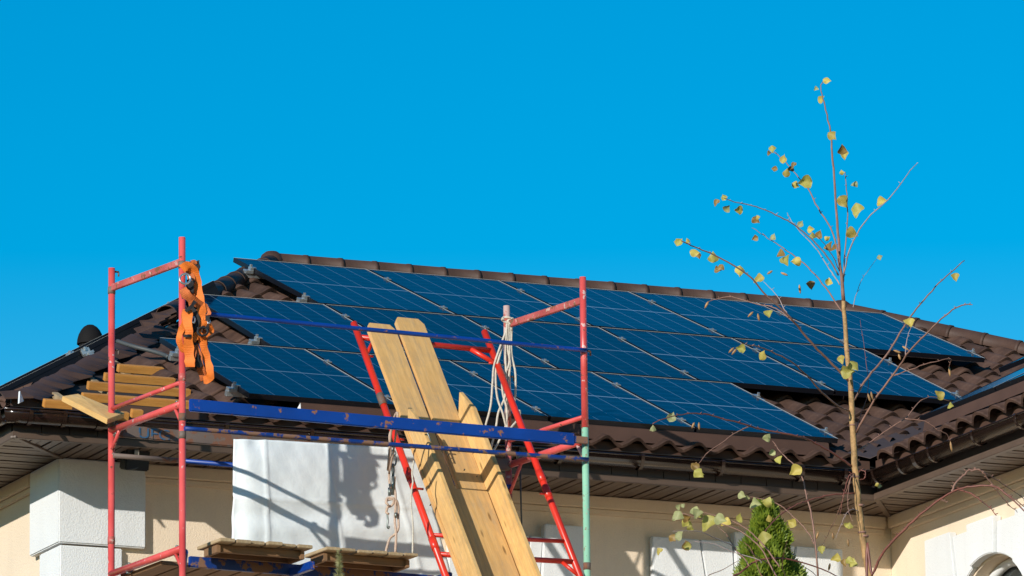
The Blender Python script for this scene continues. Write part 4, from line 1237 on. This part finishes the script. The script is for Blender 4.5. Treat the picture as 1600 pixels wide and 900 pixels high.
def link_ring(cx, cy, rx, ry, r, name='chain_link', par=rp2, yaw=0):
    c = rl(cx, cy); pts = []
    for k in range(21):
        t = 2*math.pi*k/20; pts.append(c+(SA*math.cos(yaw)+SB*math.sin(yaw))*rx*math.cos(t)/ (4.5*205)+ZZ*ry*math.sin(t)/(4.5*218))
    m = MB(); m.tube(pts, r, 6, cap=False); m.build(name, MT['steel'], par)
link_ring(108, 125, 17, 17, .006, 'shackle'); link_ring(110, 178, 20, 36, .006); link_ring(108, 245, 9, 40, .006, yaw=.4)
for a, b, nm in (((84, 370), (84, 425), 'rope_ferrule'), ((108, 285), (106, 420), 'rope_ferrule'), ((128, 545), (130, 580), 'rope_ferrule')):
    m = MB(); m.tube([rl(*a), rl(*b)], .011, 8); m.build(nm, MT['steel'], rp2)
m = MB(); m.tube(spline([rl(68, 555), rl(72, 600), rl(68, 640), rl(76, 655), rl(82, 640)], 4), .006, 6); m.build('hook', MT['steel'], rp2)
rope('strap_line', [[(255, 180), (248, 260), (243, 330), (240, 385), (241, 500), (243, 640), (246, 845)]], .006, 'rope', 'thin pale cord tied to the left rail of the red leaning frame', lambda x, y: near(590+x/4.5, 680+y/4.5, .02), cat='cord')
rope('strap_line', [[(75, 745), (88, 800), (100, 850)], [(100, 740), (92, 800)]], .004, 'steel', 'thin dark wire hanging beside the rear right scaffold post', lambda x, y: near(790+x/4.5, 545+y/4.5, 1.0), cat='wire')
m = MB(); m.tube([near(812, 705, 1.05), near(816, 860, 1.05)], .006, 6); tag(m.build('cable', MT['cable']), 'dark vertical cable below the guard board behind the plank chute', 'cable')
m = MB(); m.tube(spline([near(606, 735, .3), near(612, 668, .15), near(621, 645, .05), near(617, 690, .1), near(608, 740, .28)], 5), .008, 6); tag(m.build('rope_loop', MT['rope_tan']), 'tan rope loop tied where the red leaning frame meets the blue guard board', 'rope')

# floodlight below the eaves
q = V((hit(207, 705, (0, YFA+.25, 0), (0, 1, 0)))); fl = empty('floodlight', q, 'small black floodlight under the soffit behind the left scaffold frame', 'lamp')
m = MB(); m.box(q+V((.02, 0, -.01)), (.085, 0, 0), (0, .06, .015), (0, -.025, .115)); m.build('housing', MT['black'], fl, .008)
m = MB(); m.tube([q+V((0, -.075, .03)), q+V((0, -.08, -.05))], .018, 8); m.build('sensor', MT['alu'], fl, .003)
m = MB(); m.tube(spline([q+V((-.07, 0, -.06)), q+V((-.03, -.03, -.13)), q+V((.05, -.03, -.10)), q+V((.09, 0, -.04))], 5), .008, 6); m.build('bracket', MT['cable'], fl)
m = MB(); m.tube([q+V((.0, .02, .08)), V((q.x, q.y+.02, ZS))], .012, 8); m.build('stem', MT['black'], fl)

# ------------------------------------------------------------------ birch sapling
BD = 33.0
birch = empty('birch_tree', V((at(1358, 900, BD).x, at(1358, 900, BD).y, 0)), 'slim young birch with pale trunk and few yellow leaves before the roof', 'tree')
def bpt(x, y, dd=0): return at(x, y, BD+dd)
tk = [(1358, 900), (1345, 820), (1337, 740), (1333, 690), (1329, 600), (1322, 540), (1318, 470), (1312, 405), (1307, 330), (1301, 250), (1297, 205), (1289, 165), (1283, 142), (1284, 130), (1290, 124)]
tr_ = [6.6, 6.3, 5.9, 5.6, 4.8, 4.2, 3.6, 2.7, 2.1, 1.8, 1.5, 1.2, .9, .8, .6]
base = bpt(1358, 900)
pts = [V((base.x+.05, base.y, 0)), V((base.x+.05, base.y, 3.5)), V((base.x+.04, base.y, 5.5)), bpt(1361, 960)]+[bpt(x, y) for x, y in tk]
S1 = BD/FPX
rr = [.034, .028, .024, .020]+[r*S1*.88 for r in tr_]
# interpolate
def tubepath(pts, rr, n):
    P_ = spline(pts, n); r_ = []
    for i in range(len(P_)):
        t = i/(len(P_)-1)*(len(rr)-1); k = min(int(t), len(rr)-2); r_.append(rr[k]+(rr[k+1]-rr[k])*(t-k))
    return P_, r_
P3, r3 = tubepath(pts, rr, 5)
P3 = [p+V((R.uniform(-1, 1), 0, 0))*.003 for p in P3]
lowP = [i for i, p in enumerate(P3) if p.z < bpt(1318, 470).z]
cut = len(lowP)
m = MB(); m.tube(P3[:cut+1], r3[:cut+1], 10); m.build('trunk', MT['bark'], birch)
m = MB(); m.tube(P3[cut:], r3[cut:], 8); m.build('leader_shoot', MT['twig'], birch)
# knots on the trunk
for (x, y) in ((1351, 838), (1347, 832), (1332, 664), (1337, 745), (1330, 610), (1324, 548), (1319, 488), (1344, 790)):
    p = bpt(x, y); m = MB(); w_ = 6.4*S1*min(1, .45+(y-470)/600); m.tube([p-ZZ*.006, p, p+ZZ*.006], [w_*.9, w_*1.08, w_*.9], 10); m.build('bark_knot', MT['twig'], birch)
BR = [  # (points, base radius px, material, depth drift)
 ([(1318, 440), (1319, 416), (1324, 335), (1322, 290), (1321, 269)], 1.5, 'twig', .3),
 ([(1317, 432), (1330, 385), (1355, 342), (1388, 312), (1418, 272), (1434, 254)], 1.6, 'twig_grey', -.4),
 ([(1311, 415), (1302, 365), (1278, 325), (1262, 295), (1240, 268), (1220, 246), (1205, 235)], 1.6, 'twig', .5),
 ([(1310, 430), (1288, 395), (1255, 362), (1230, 345), (1200, 330), (1170, 320), (1143, 314), (1130, 308)], 1.7, 'twig_grey', -.5),
 ([(1312, 445), (1296, 420), (1272, 385), (1240, 350), (1230, 332)], 1.2, 'twig_grey', .2),
 ([(1316, 487), (1290, 450), (1262, 417), (1230, 392), (1200, 372), (1175, 356)], 1.5, 'twig', .6),
 ([(1313, 425), (1300, 398), (1285, 378), (1268, 362)], 1.1, 'twig', -.2),
 ([(1328, 597), (1297, 565), (1273, 541), (1249, 513), (1232, 493), (1198, 462), (1167, 428), (1119, 400), (1085, 386), (1064, 376)], 2.5, 'twig', -.6),
 ([(1237, 500), (1226, 484), (1214, 462), (1193, 440)], 1.2, 'twig_grey', .1),
 ([(1240, 503), (1212, 482), (1187, 476), (1143, 464), (1115, 468), (1106, 472)], 1.3, 'twig', .2),
 ([(1327, 642), (1311, 635), (1284, 613), (1260, 586), (1236, 565), (1198, 546), (1175, 540), (1158, 537)], 2.1, 'twig', -.8),
 ([(1333, 730), (1300, 707), (1267, 689), (1244, 681), (1193, 672), (1167, 664), (1133, 655), (1100, 647), (1071, 647), (1044, 652), (1020, 662)], 2.2, 'twig_red', -.9),
 ([(1171, 666), (1150, 676), (1130, 690), (1104, 709), (1092, 724)], 1.2, 'twig', -.3),
 ([(1278, 900), (1273, 840), (1268, 806), (1260, 774), (1254, 748), (1238, 724), (1222, 709), (1207, 689)], 1.9, 'twig', .3),
 ([(1334, 625), (1356, 589), (1383, 558), (1411, 513), (1432, 482), (1462, 448), (1487, 424), (1507, 407)], 2.2, 'twig', .7),
 ([(1338, 676), (1366, 625), (1401, 579), (1421, 548), (1452, 517), (1483, 488), (1507, 476), (1519, 476)], 2.3, 'twig', -.7),
 ([(1415, 556), (1417, 530), (1425, 507)], 1.0, 'twig_grey', .1),
 ([(1396, 587), (1438, 572), (1473, 562), (1486, 562), (1482, 574)], 1.2, 'twig', .2),
 ([(1335, 705), (1352, 697), (1380, 676), (1414, 654), (1434, 630), (1456, 620), (1487, 627)], 1.5, 'twig', .5),
 ([(1414, 654), (1445, 658), (1466, 672), (1480, 679), (1486, 694)], 1.1, 'twig', .1),
 ([(1337, 682), (1341, 660), (1356, 612), (1352, 560), (1344, 500)], .9, 'twig_red', .3),
 ([(1337, 738), (1326, 745), (1318, 775), (1312, 805)], 1.2, 'twig_red', -.2),
 ([(1337, 738), (1328, 752), (1325, 790), (1332, 815)], 1.0, 'twig', -.3),
 ([(1330, 745), (1312, 795), (1296, 830), (1284, 852)], 1.0, 'twig', .3),
 ([(1340, 742), (1345, 735), (1352, 738), (1350, 748), (1340, 750)], 1.2, 'twig_red', -.05),
 ([(1338, 770), (1297, 774), (1263, 782), (1236, 793), (1214, 809), (1195, 830), (1180, 852)], 1.9, 'twig_red', -.6),
 ([(1345, 800), (1330, 796), (1318, 810), (1306, 842)], .9, 'twig_grey', -.2),
 ([(1312, 405), (1307, 380), (1300, 362)], .8, 'twig', .1),
 ([(1333, 480), (1345, 440), (1372, 402)], .9, 'twig_grey', .4),
]
for pts, r, mt, dd in BR:
    n = len(pts); P3 = [bpt(x, y, dd*(i/(n-1))**1.0) for i, (x, y) in enumerate(pts)]
    P3 = spline(P3, 5); k = len(P3)
    jit = [p+RT*R.uniform(-1, 1)*S1*.7+UP*R.uniform(-1, 1)*S1*.7 if 0 < i < k-1 else p for i, p in enumerate(P3)]
    m = MB(); m.tube(jit, [r*.84*S1*(1-.62*i/(k-1)) for i in range(k)], 6)
    o = m.build('branch', MT[mt], birch)
    # buds
    bm_ = MB()
    for i in range(3, k-2, 3):
        q = jit[i]; sd = RT*R.choice((-1, 1))*R.uniform(2, 4)*S1+UP*R.uniform(1, 4)*S1; bm_.tube([q, q+sd], [r*.5*S1, .3*S1], 5)
    if bm_.v: bm_.build('buds', MT[mt], o)['kind'] = 'stuff'
# leaves
def leaf_mesh(kind, mat):
    m = MB(); rows = [(0, .05), (.07, .27), (.18, .43), (.33, .47), (.52, .38), (.72, .22), (.88, .09), (1, .01)]
    for k, (t, w_) in enumerate(rows):
        cup = .10*math.sin(t*math.pi); curl = (.35 if kind == 0 else -.25 if kind == 1 else .7)*t*t*.5
        for x in (-1, -.5, 0, .5, 1):
            jag = 1+R.uniform(-.16, .16)*abs(x)
            z = (abs(x)**1.3)*w_*((.75, -.45, .55)[kind])+curl+.06*math.sin(7*t+3*x)+.05*x*math.sin(9*t)
            m.v.append(V((x*w_*jag, t-.05, z)))
    for k in range(len(rows)-1):
        for i in range(4): m.face([k*5+i, k*5+i+1, k*5+6+i, k*5+5+i], 0, True)
    return m.mesh('leaf', MT[mat])
LM = {c: [leaf_mesh(k, c) for k in range(3)] for c in ('leaf_y', 'leaf_g', 'leaf_p', 'leaf_b')}
def leaf(x, y, size, c, parent, dd=0, ang=None, fn=bpt):
    p = fn(x, y, dd); s = size*S1*.96
    a = R.uniform(0, 2*math.pi) if ang is None else ang
    e = Euler((R.uniform(-.6, .6), R.uniform(-.6, .6), 0))
    # local y (stalk to tip) lies in the picture plane, tipped at random
    yv = RT*math.sin(a)-UP*math.cos(a); zv = (-F*.8+TO_SUN*.55+RT*R.uniform(-.8, .6)+UP*R.uniform(-.55, .6)).normalized(); xv = yv.cross(zv).normalized(); yv = zv.cross(xv)
    M = Matrix(((xv.x, yv.x, zv.x, p.x), (xv.y, yv.y, zv.y, p.y), (xv.z, yv.z, zv.z, p.z), (0, 0, 0, 1)))
    M = M @ Matrix.Translation((0, -s*.45, 0)) @ Matrix.Diagonal((s, s, s, 1))
    link('leaf', R.choice(LM[c]), parent, M)
def Z1(x, y): return 1040+x*.3556, 100+y*.3556
def Z7(x, y): return 1050+x*.34375, 400+y*.34375
def Z7b(x, y): return 1000+x*.2222, 560+y*.2222
def Z8(x, y): return 1020+x*.2, 720+y*.2
L = []
for q in [(710, 70, 14, 'leaf_y'), (660, 112, 9, 'leaf_p'), (688, 157, 15, 'leaf_y'), (730, 315, 19, 'leaf_y'), (775, 375, 17, 'leaf_b'), (788, 402, 16, 'leaf_y'), (775, 478, 10, 'leaf_y'), (828, 527, 12, 'leaf_p'), (782, 606, 23, 'leaf_y'), (835, 642, 25, 'leaf_g'), (822, 744, 22, 'leaf_y'), (955, 608, 20, 'leaf_y'), (940, 850, 10, 'leaf_p'), (468, 374, 13, 'leaf_g'), (458, 392, 9, 'leaf_b'), (522, 420, 15, 'leaf_y'), (480, 463, 11, 'leaf_b'), (530, 478, 15, 'leaf_y'), (548, 468, 13, 'leaf_b'), (566, 448, 12, 'leaf_b'), (612, 520, 24, 'leaf_g'), (570, 532, 14, 'leaf_y'), (258, 586, 11, 'leaf_g'), (227, 612, 13, 'leaf_b'), (270, 632, 14, 'leaf_p'), (318, 642, 16, 'leaf_y'), (398, 686, 15, 'leaf_b'), (402, 672, 9, 'leaf_y'), (595, 705, 12, 'leaf_p'), (640, 728, 13, 'leaf_y'), (645, 752, 12, 'leaf_g'), (680, 750, 15, 'leaf_b'), (712, 766, 10, 'leaf_y'), (725, 808, 19, 'leaf_b'), (745, 812, 14, 'leaf_b'), (395, 765, 11, 'leaf_b'), (470, 757, 12, 'leaf_p'), (500, 832, 16, 'leaf_b'), (535, 868, 21, 'leaf_g'), (572, 868, 18, 'leaf_y'), (62, 785, 16, 'leaf_g'), (98, 775, 9, 'leaf_y'), (130, 825, 18, 'leaf_y'), (146, 842, 12, 'leaf_b'), (208, 848, 19, 'leaf_g'), (238, 892, 14, 'leaf_b')]:
    x, y = Z1(q[0], q[1]); L.append((x, y, q[2], q[3]))
for q in [(310, 68, 20, 'leaf_y'), (398, 112, 19, 'leaf_y'), (710, 118, 14, 'leaf_y'), (630, 132, 15, 'leaf_b'), (212, 62, 14, 'leaf_b'), (1290, 98, 15, 'leaf_y'), (1085, 305, 17, 'leaf_y'), (1062, 296, 9, 'leaf_y'), (440, 268, 17, 'leaf_g'), (312, 422, 16, 'leaf_g'), (408, 450, 18, 'leaf_y'), (775, 470, 15, 'leaf_y'), (800, 524, 24, 'leaf_g'), (830, 498, 20, 'leaf_g'), (1212, 637, 18, 'leaf_y'), (1272, 682, 13, 'leaf_g')]:
    x, y = Z7(q[0], q[1]); L.append((x, y, q[2], q[3]))
for q in [(218, 418, 17, 'leaf_p'), (92, 490, 11, 'leaf_p'), (897, 565, 15, 'leaf_p'), (930, 665, 12, 'leaf_p'), (985, 720, 16, 'leaf_g'), (1100, 790, 22, 'leaf_y'), (415, 812, 17, 'leaf_y'), (388, 762, 14, 'leaf_b')]:
    x, y = Z7b(q[0], q[1]); L.append((x, y, q[2], q[3]))
for q in [(1095, 490, 17, 'leaf_y'), (1325, 697, 14, 'leaf_g'), (1430, 772, 17, 'leaf_y'), (1500, 800, 14, 'leaf_b'), (1540, 785, 15, 'leaf_g'), (1535, 505, 12, 'leaf_g')]:
    x, y = Z8(q[0], q[1]); L.append((x, y, q[2], q[3]))
for q in [(1375, 759, 8, 'leaf_p'), (1370, 758, 8, 'leaf_y'), (1331, 878, 18, 'leaf_g'), (1324, 820, 10, 'leaf_g')]: L.append(q)
for x, y, s, c in L: leaf(x, y, s, c, birch, R.uniform(-.3, .3), None)
# catkins: small hanging spindles
for (x, y, ln, a) in ((1107, 471, 12, -.5), (1177, 487, 12, -.8), (1184, 490, 12, .2), (1147, 543, 12, -.8), (1151, 545, 12, -.7), (1356, 615, 14, .3), (1361, 612, 14, .2), (1396, 547, 13, 1.2), (1410, 541, 12, 1.0), (1404, 553, 10, .3), (1483, 573, 16, .1), (1249, 445, 14, .1), (1485, 690, 16, .15), (1085, 660, 10, -.4), (1092, 660, 12, .05), (1088, 722, 12, -.2), (1279, 831, 12, -.3), (1301, 832, 11, .1), (1325, 842, 12, .05), (1220, 426, 12, 1.2), (1207, 423, 10, -1), (1297, 880, 12, -.2)):
    p = bpt(x, y, R.uniform(-.2, .2)); d = (RT*math.sin(a)-UP*math.cos(a)); ln *= S1
    m = MB(); m.tube([p, p+d*ln*.3, p+d*ln*.7, p+d*ln], [.6*S1, 1.9*S1, 1.8*S1, .5*S1], 6); m.build('catkin', MT['catkin'], birch)

# ------------------------------------------------------------------ second sapling: low arching twigs with pale leaves
SD = 32.0
sap = empty('sapling', V((at(1250, 1000, SD).x, at(1250, 1000, SD).y, 0)), 'low bare sapling with thin arching twigs and pale leaves left of the birch trunk', 'sapling')
def spt(x, y, dd=0): return at(x, y, SD+dd)
SB_ = [
 ([(1218, 886), (1200, 860), (1180, 838), (1160, 822), (1132, 810), (1098, 800)], 1.3, 'twig'),
 ([(1215, 905), (1208, 892), (1188, 856), (1160, 832), (1132, 820), (1100, 812), (1060, 800)], 1.4, 'twig'),
 ([(1150, 858), (1144, 852), (1116, 840), (1090, 830), (1052, 830)], 1.0, 'twig_grey'),
 ([(1190, 880), (1184, 874), (1144, 862), (1116, 850), (1086, 846)], 1.0, 'twig_grey'),
 ([(1170, 884), (1164, 874), (1148, 858), (1136, 836), (1120, 822)], 1.1, 'twig'),
 ([(1272, 850), (1268, 840), (1256, 824), (1240, 808), (1220, 790), (1200, 782), (1172, 776)], 1.1, 'twig'),
 ([(1150, 905), (1157, 895), (1181, 877), (1215, 872), (1246, 877), (1284, 889), (1311, 902)], 2.0, 'twig_red'),
 ([(1110, 905), (1130, 890), (1160, 872)], .9, 'twig'),
 ([(1195, 905), (1185, 890), (1175, 860), (1160, 845)], 1.0, 'twig_red'),
 ([(1200, 880), (1180, 868), (1165, 855)], .8, 'twig'),
 ([(1228, 905), (1222, 885), (1226, 860), (1230, 845)], .9, 'twig_red'),
 ([(1275, 905), (1250, 880), (1232, 855)], .8, 'twig')]
S1k = S1
roots = at(1250, 960, SD)
rootb = V((roots.x, roots.y, 0))
m = MB(); m.tube(spline([rootb, rootb+V((.05, .02, 3)), roots+V((0, 0, -.8)), at(1225, 935, SD)], 6), .016, 8); m.build('stem', MT['twig_red'], sap)
stem_top = at(1225, 935, SD)
for pts, r, mt in SB_:
    n = len(pts); dd = R.uniform(-.5, .4); P3 = [spt(x, y, dd*i/(n-1)) for i, (x, y) in enumerate(pts)]
    P3 = [stem_top]+P3 if pts[0][1] > 895 else P3
    P3 = spline(P3, 5); k = len(P3)
    m = MB(); m.tube([p+RT*R.uniform(-.6, .6)*S1 for p in P3], [r*S1*(1-.6*i/(k-1)) for i in range(k)], 6); m.build('branch', MT[mt], sap)
for q in [(360, 100, 18, 'leaf_g'), (330, 50, 16, 'leaf_b'), (700, 270, 14, 'leaf_p'), (740, 282, 9, 'leaf_p'), (815, 338, 21, 'leaf_p'), (885, 330, 19, 'leaf_g'), (185, 430, 20, 'leaf_p'), (208, 360, 11, 'leaf_p'), (235, 352, 8, 'leaf_p'), (335, 400, 17, 'leaf_p'), (350, 425, 19, 'leaf_p'), (378, 418, 12, 'leaf_g'), (258, 445, 14, 'leaf_b'), (270, 482, 18, 'leaf_g'), (295, 530, 12, 'leaf_g'), (450, 500, 29, 'leaf_g'), (430, 475, 18, 'leaf_g'), (530, 462, 21, 'leaf_p'), (560, 475, 18, 'leaf_y'), (690, 445, 16, 'leaf_g'), (200, 570, 19, 'leaf_p'), (150, 606, 15, 'leaf_b'), (270, 665, 18, 'leaf_b'), (274, 672, 14, 'leaf_g'), (60, 715, 13, 'leaf_y'), (855, 612, 27, 'leaf_g'), (910, 450, 12, 'catk')]:
    x, y = Z8(q[0], q[1]); c = 'leaf_y' if q[3] == 'catk' else q[3]
    leaf(x, y, q[2], c, sap, R.uniform(-.2, .2), None, spt)
# red bush branch at right
bush = empty('bush', V((at(1363, 960, 31.5).x, at(1363, 960, 31.5).y, 0)), 'leafless dark red shrub stem arching right in front of the wing wall', 'shrub')
def qpt(x, y, dd=0): return at(x, y, 31.5+dd)
q0 = qpt(1355, 925)
for pts, r, mt, dd in [
 ([(1363, 898), (1380, 864), (1404, 836), (1432, 809), (1462, 785), (1487, 769), (1511, 761), (1548, 759), (1566, 767), (1598, 795), (1615, 815)], 2.4, 'twig_red', -.4),
 ([(1487, 769), (1493, 755), (1503, 745), (1517, 734), (1535, 737), (1548, 754), (1583, 778), (1605, 796)], 1.7, 'twig', .2),
 ([(1499, 766), (1515, 770), (1531, 781), (1546, 793), (1557, 806)], 1.4, 'twig_red', -.2),
 ([(1548, 757), (1562, 772), (1575, 788), (1590, 800)], 1.1, 'twig', .1),
 ([(1517, 736), (1530, 734), (1536, 739)], 1.2, 'twig', .0),
 ([(1462, 785), (1470, 782), (1480, 786)], 1.0, 'twig', 0),
 ([(1535, 738), (1560, 752), (1590, 772), (1612, 790)], 1.1, 'twig', .3)]:
    n = len(pts); P3 = [qpt(x, y, dd*i/(n-1)) for i, (x, y) in enumerate(pts)]
    if r > 2.3: P3 = [V((q0.x, q0.y, 0)), V((q0.x+.02, q0.y, 4)), q0]+P3
    P3 = spline(P3, 5); k = len(P3)
    P3 = [p+(RT*R.uniform(-.7, .7)+UP*R.uniform(-.7, .7))*S1 for p in P3]
    m = MB(); m.tube(P3, [r*S1*(1-.6*i/(k-1)) for i in range(k)], 7); o = m.build('branch', MT[mt], bush)
    bm_ = MB()
    for i in range(3, k-1, 2):
        sd = RT*R.choice((-1, 1))*R.uniform(2, 5)*S1+UP*R.uniform(1, 4)*S1; bm_.tube([P3[i], P3[i]+sd], [.9*S1, .4*S1], 5)
    if bm_.v: bm_.build('buds', MT[mt], o)['kind'] = 'stuff'

# ------------------------------------------------------------------ thuja
TD = 36.0; S2 = TD/FPX
tc_ = at(1203, 900, TD); apex = at(1196, 783, TD)
thu = empty('thuja', V((tc_.x, tc_.y, 0)), 'green conical thuja growing in front of the house wall', 'conifer')
m = MB(); m.tube([V((tc_.x, tc_.y, 0)), V((tc_.x, tc_.y, apex.z-.15))], [.07, .01], 8); m.build('trunk', MT['thuja_trunk'], thu)
H = apex.z; m = MB()
zmin = tc_.z-.45
m2 = MB()
nsp = 0
def spray(mb, p, out, s):
    """a flat fan of scale leaves"""
    out = out.normalized(); upv = (ZZ*1.0+out*.55+V((R.uniform(-.35, .35), R.uniform(-.35, .35), 0))).normalized()
    sd = upv.cross(V((R.uniform(-1, 1), R.uniform(-1, 1), R.uniform(-.3, .3)))).normalized()
    for k in range(5):
        a = (k-2)*.42; d = (upv*math.cos(a)+sd*math.sin(a)); l_ = s*(1-.13*abs(k-2)); w_ = (sd*math.cos(a)-upv*math.sin(a))*s*.10
        q = p+d*l_*.15
        n0 = len(mb.v); mb.v += [q-w_*.6, q+w_*.6, p+d*l_*.62+w_, p+d*l_, p+d*l_*.62-w_]; mb.face([n0, n0+1, n0+2, n0+3, n0+4], 0)
for i in range(6500):
    t = R.random()**.8                      # 0 apex
    z = apex.z-.02-(apex.z-zmin)*t
    dzp = (apex.z-z)/ (S2*117)
    rad = S2*(3+44*min(1.25, dzp)**.72)
    lump = .80+.24*math.sin(z*17+i*0)+.0
    ang = R.uniform(0, 2*math.pi)
    lump = .82+.17*math.sin(ang*5+z*14)+.16*math.sin(ang*3-z*23)+.08*math.sin(ang*9+z*41)
    rr_ = rad*lump*(R.uniform(.5, 1.0)**.5)
    p = V((apex.x+(tc_.x-apex.x)*t+math.cos(ang)*rr_, apex.y+(tc_.y-apex.y)*t+math.sin(ang)*rr_, z))
    spray(m, p, V((math.cos(ang), math.sin(ang), 0)), R.uniform(.035, .07)*(.75+.3*min(1, dzp)))
m.build('crown', MT['thuja'], thu)
m = MB()
for i in range(1500):
    z = R.uniform(1.0, zmin); ang = R.uniform(0, 6.283); rad = .25+.55*(1-z/zmin)*.6; rr_ = rad*R.uniform(.6, 1)
    spray(m, V((tc_.x+math.cos(ang)*rr_, tc_.y+math.sin(ang)*rr_, z)), V((math.cos(ang), math.sin(ang), 0)), R.uniform(.12, .2))
m.build('lower_crown', MT['thuja'], thu)

# spruce tip in front of the deck
sd_ = 34.5; sp0 = at(529, 905, sd_); sp1 = at(530, 860, sd_)
spr = empty('spruce', V((sp0.x, sp0.y, 0)), 'tip of a small spruce poking up in front of the deck pallets', 'conifer')
m = MB(); m.tube([V((sp0.x, sp0.y, 0)), sp0, sp1], [.05, .010, .003], 8); m.build('trunk', MT['twig'], spr)
m = MB()
for i in range(900):
    t = R.random(); p = sp1.lerp(sp0+V((0, 0, -.25)), t); ang = R.uniform(0, 6.283)
    d = V((math.cos(ang), math.sin(ang), R.uniform(.3, 1.0))).normalized(); ln = R.uniform(.02, .045)*(.6+.6*min(1, t*2)); sdv = d.cross(-F).normalized()*.0016
    n0 = len(m.v); m.v += [p-sdv, p+sdv, p+d*ln]; m.face([n0, n0+1, n0+2], 0)
m.build('needles', MT['spruce'], spr)
m = MB()
for i in range(2500):
    z = R.uniform(.6, sp0.z-.3); ang = R.uniform(0, 6.283); rad = .06+(sp0.z-z)*.17
    p = V((sp0.x+math.cos(ang)*rad*R.uniform(.1, .9), sp0.y+math.sin(ang)*rad*R.uniform(.1, .9), z)); d = V((math.cos(ang), math.sin(ang), .3)).normalized(); sdv = d.cross(-F).normalized()*.012
    n0 = len(m.v); m.v += [p-sdv, p+sdv, p+d*.16]; m.face([n0, n0+1, n0+2], 0)
m.build('lower_needles', MT['spruce'], spr)
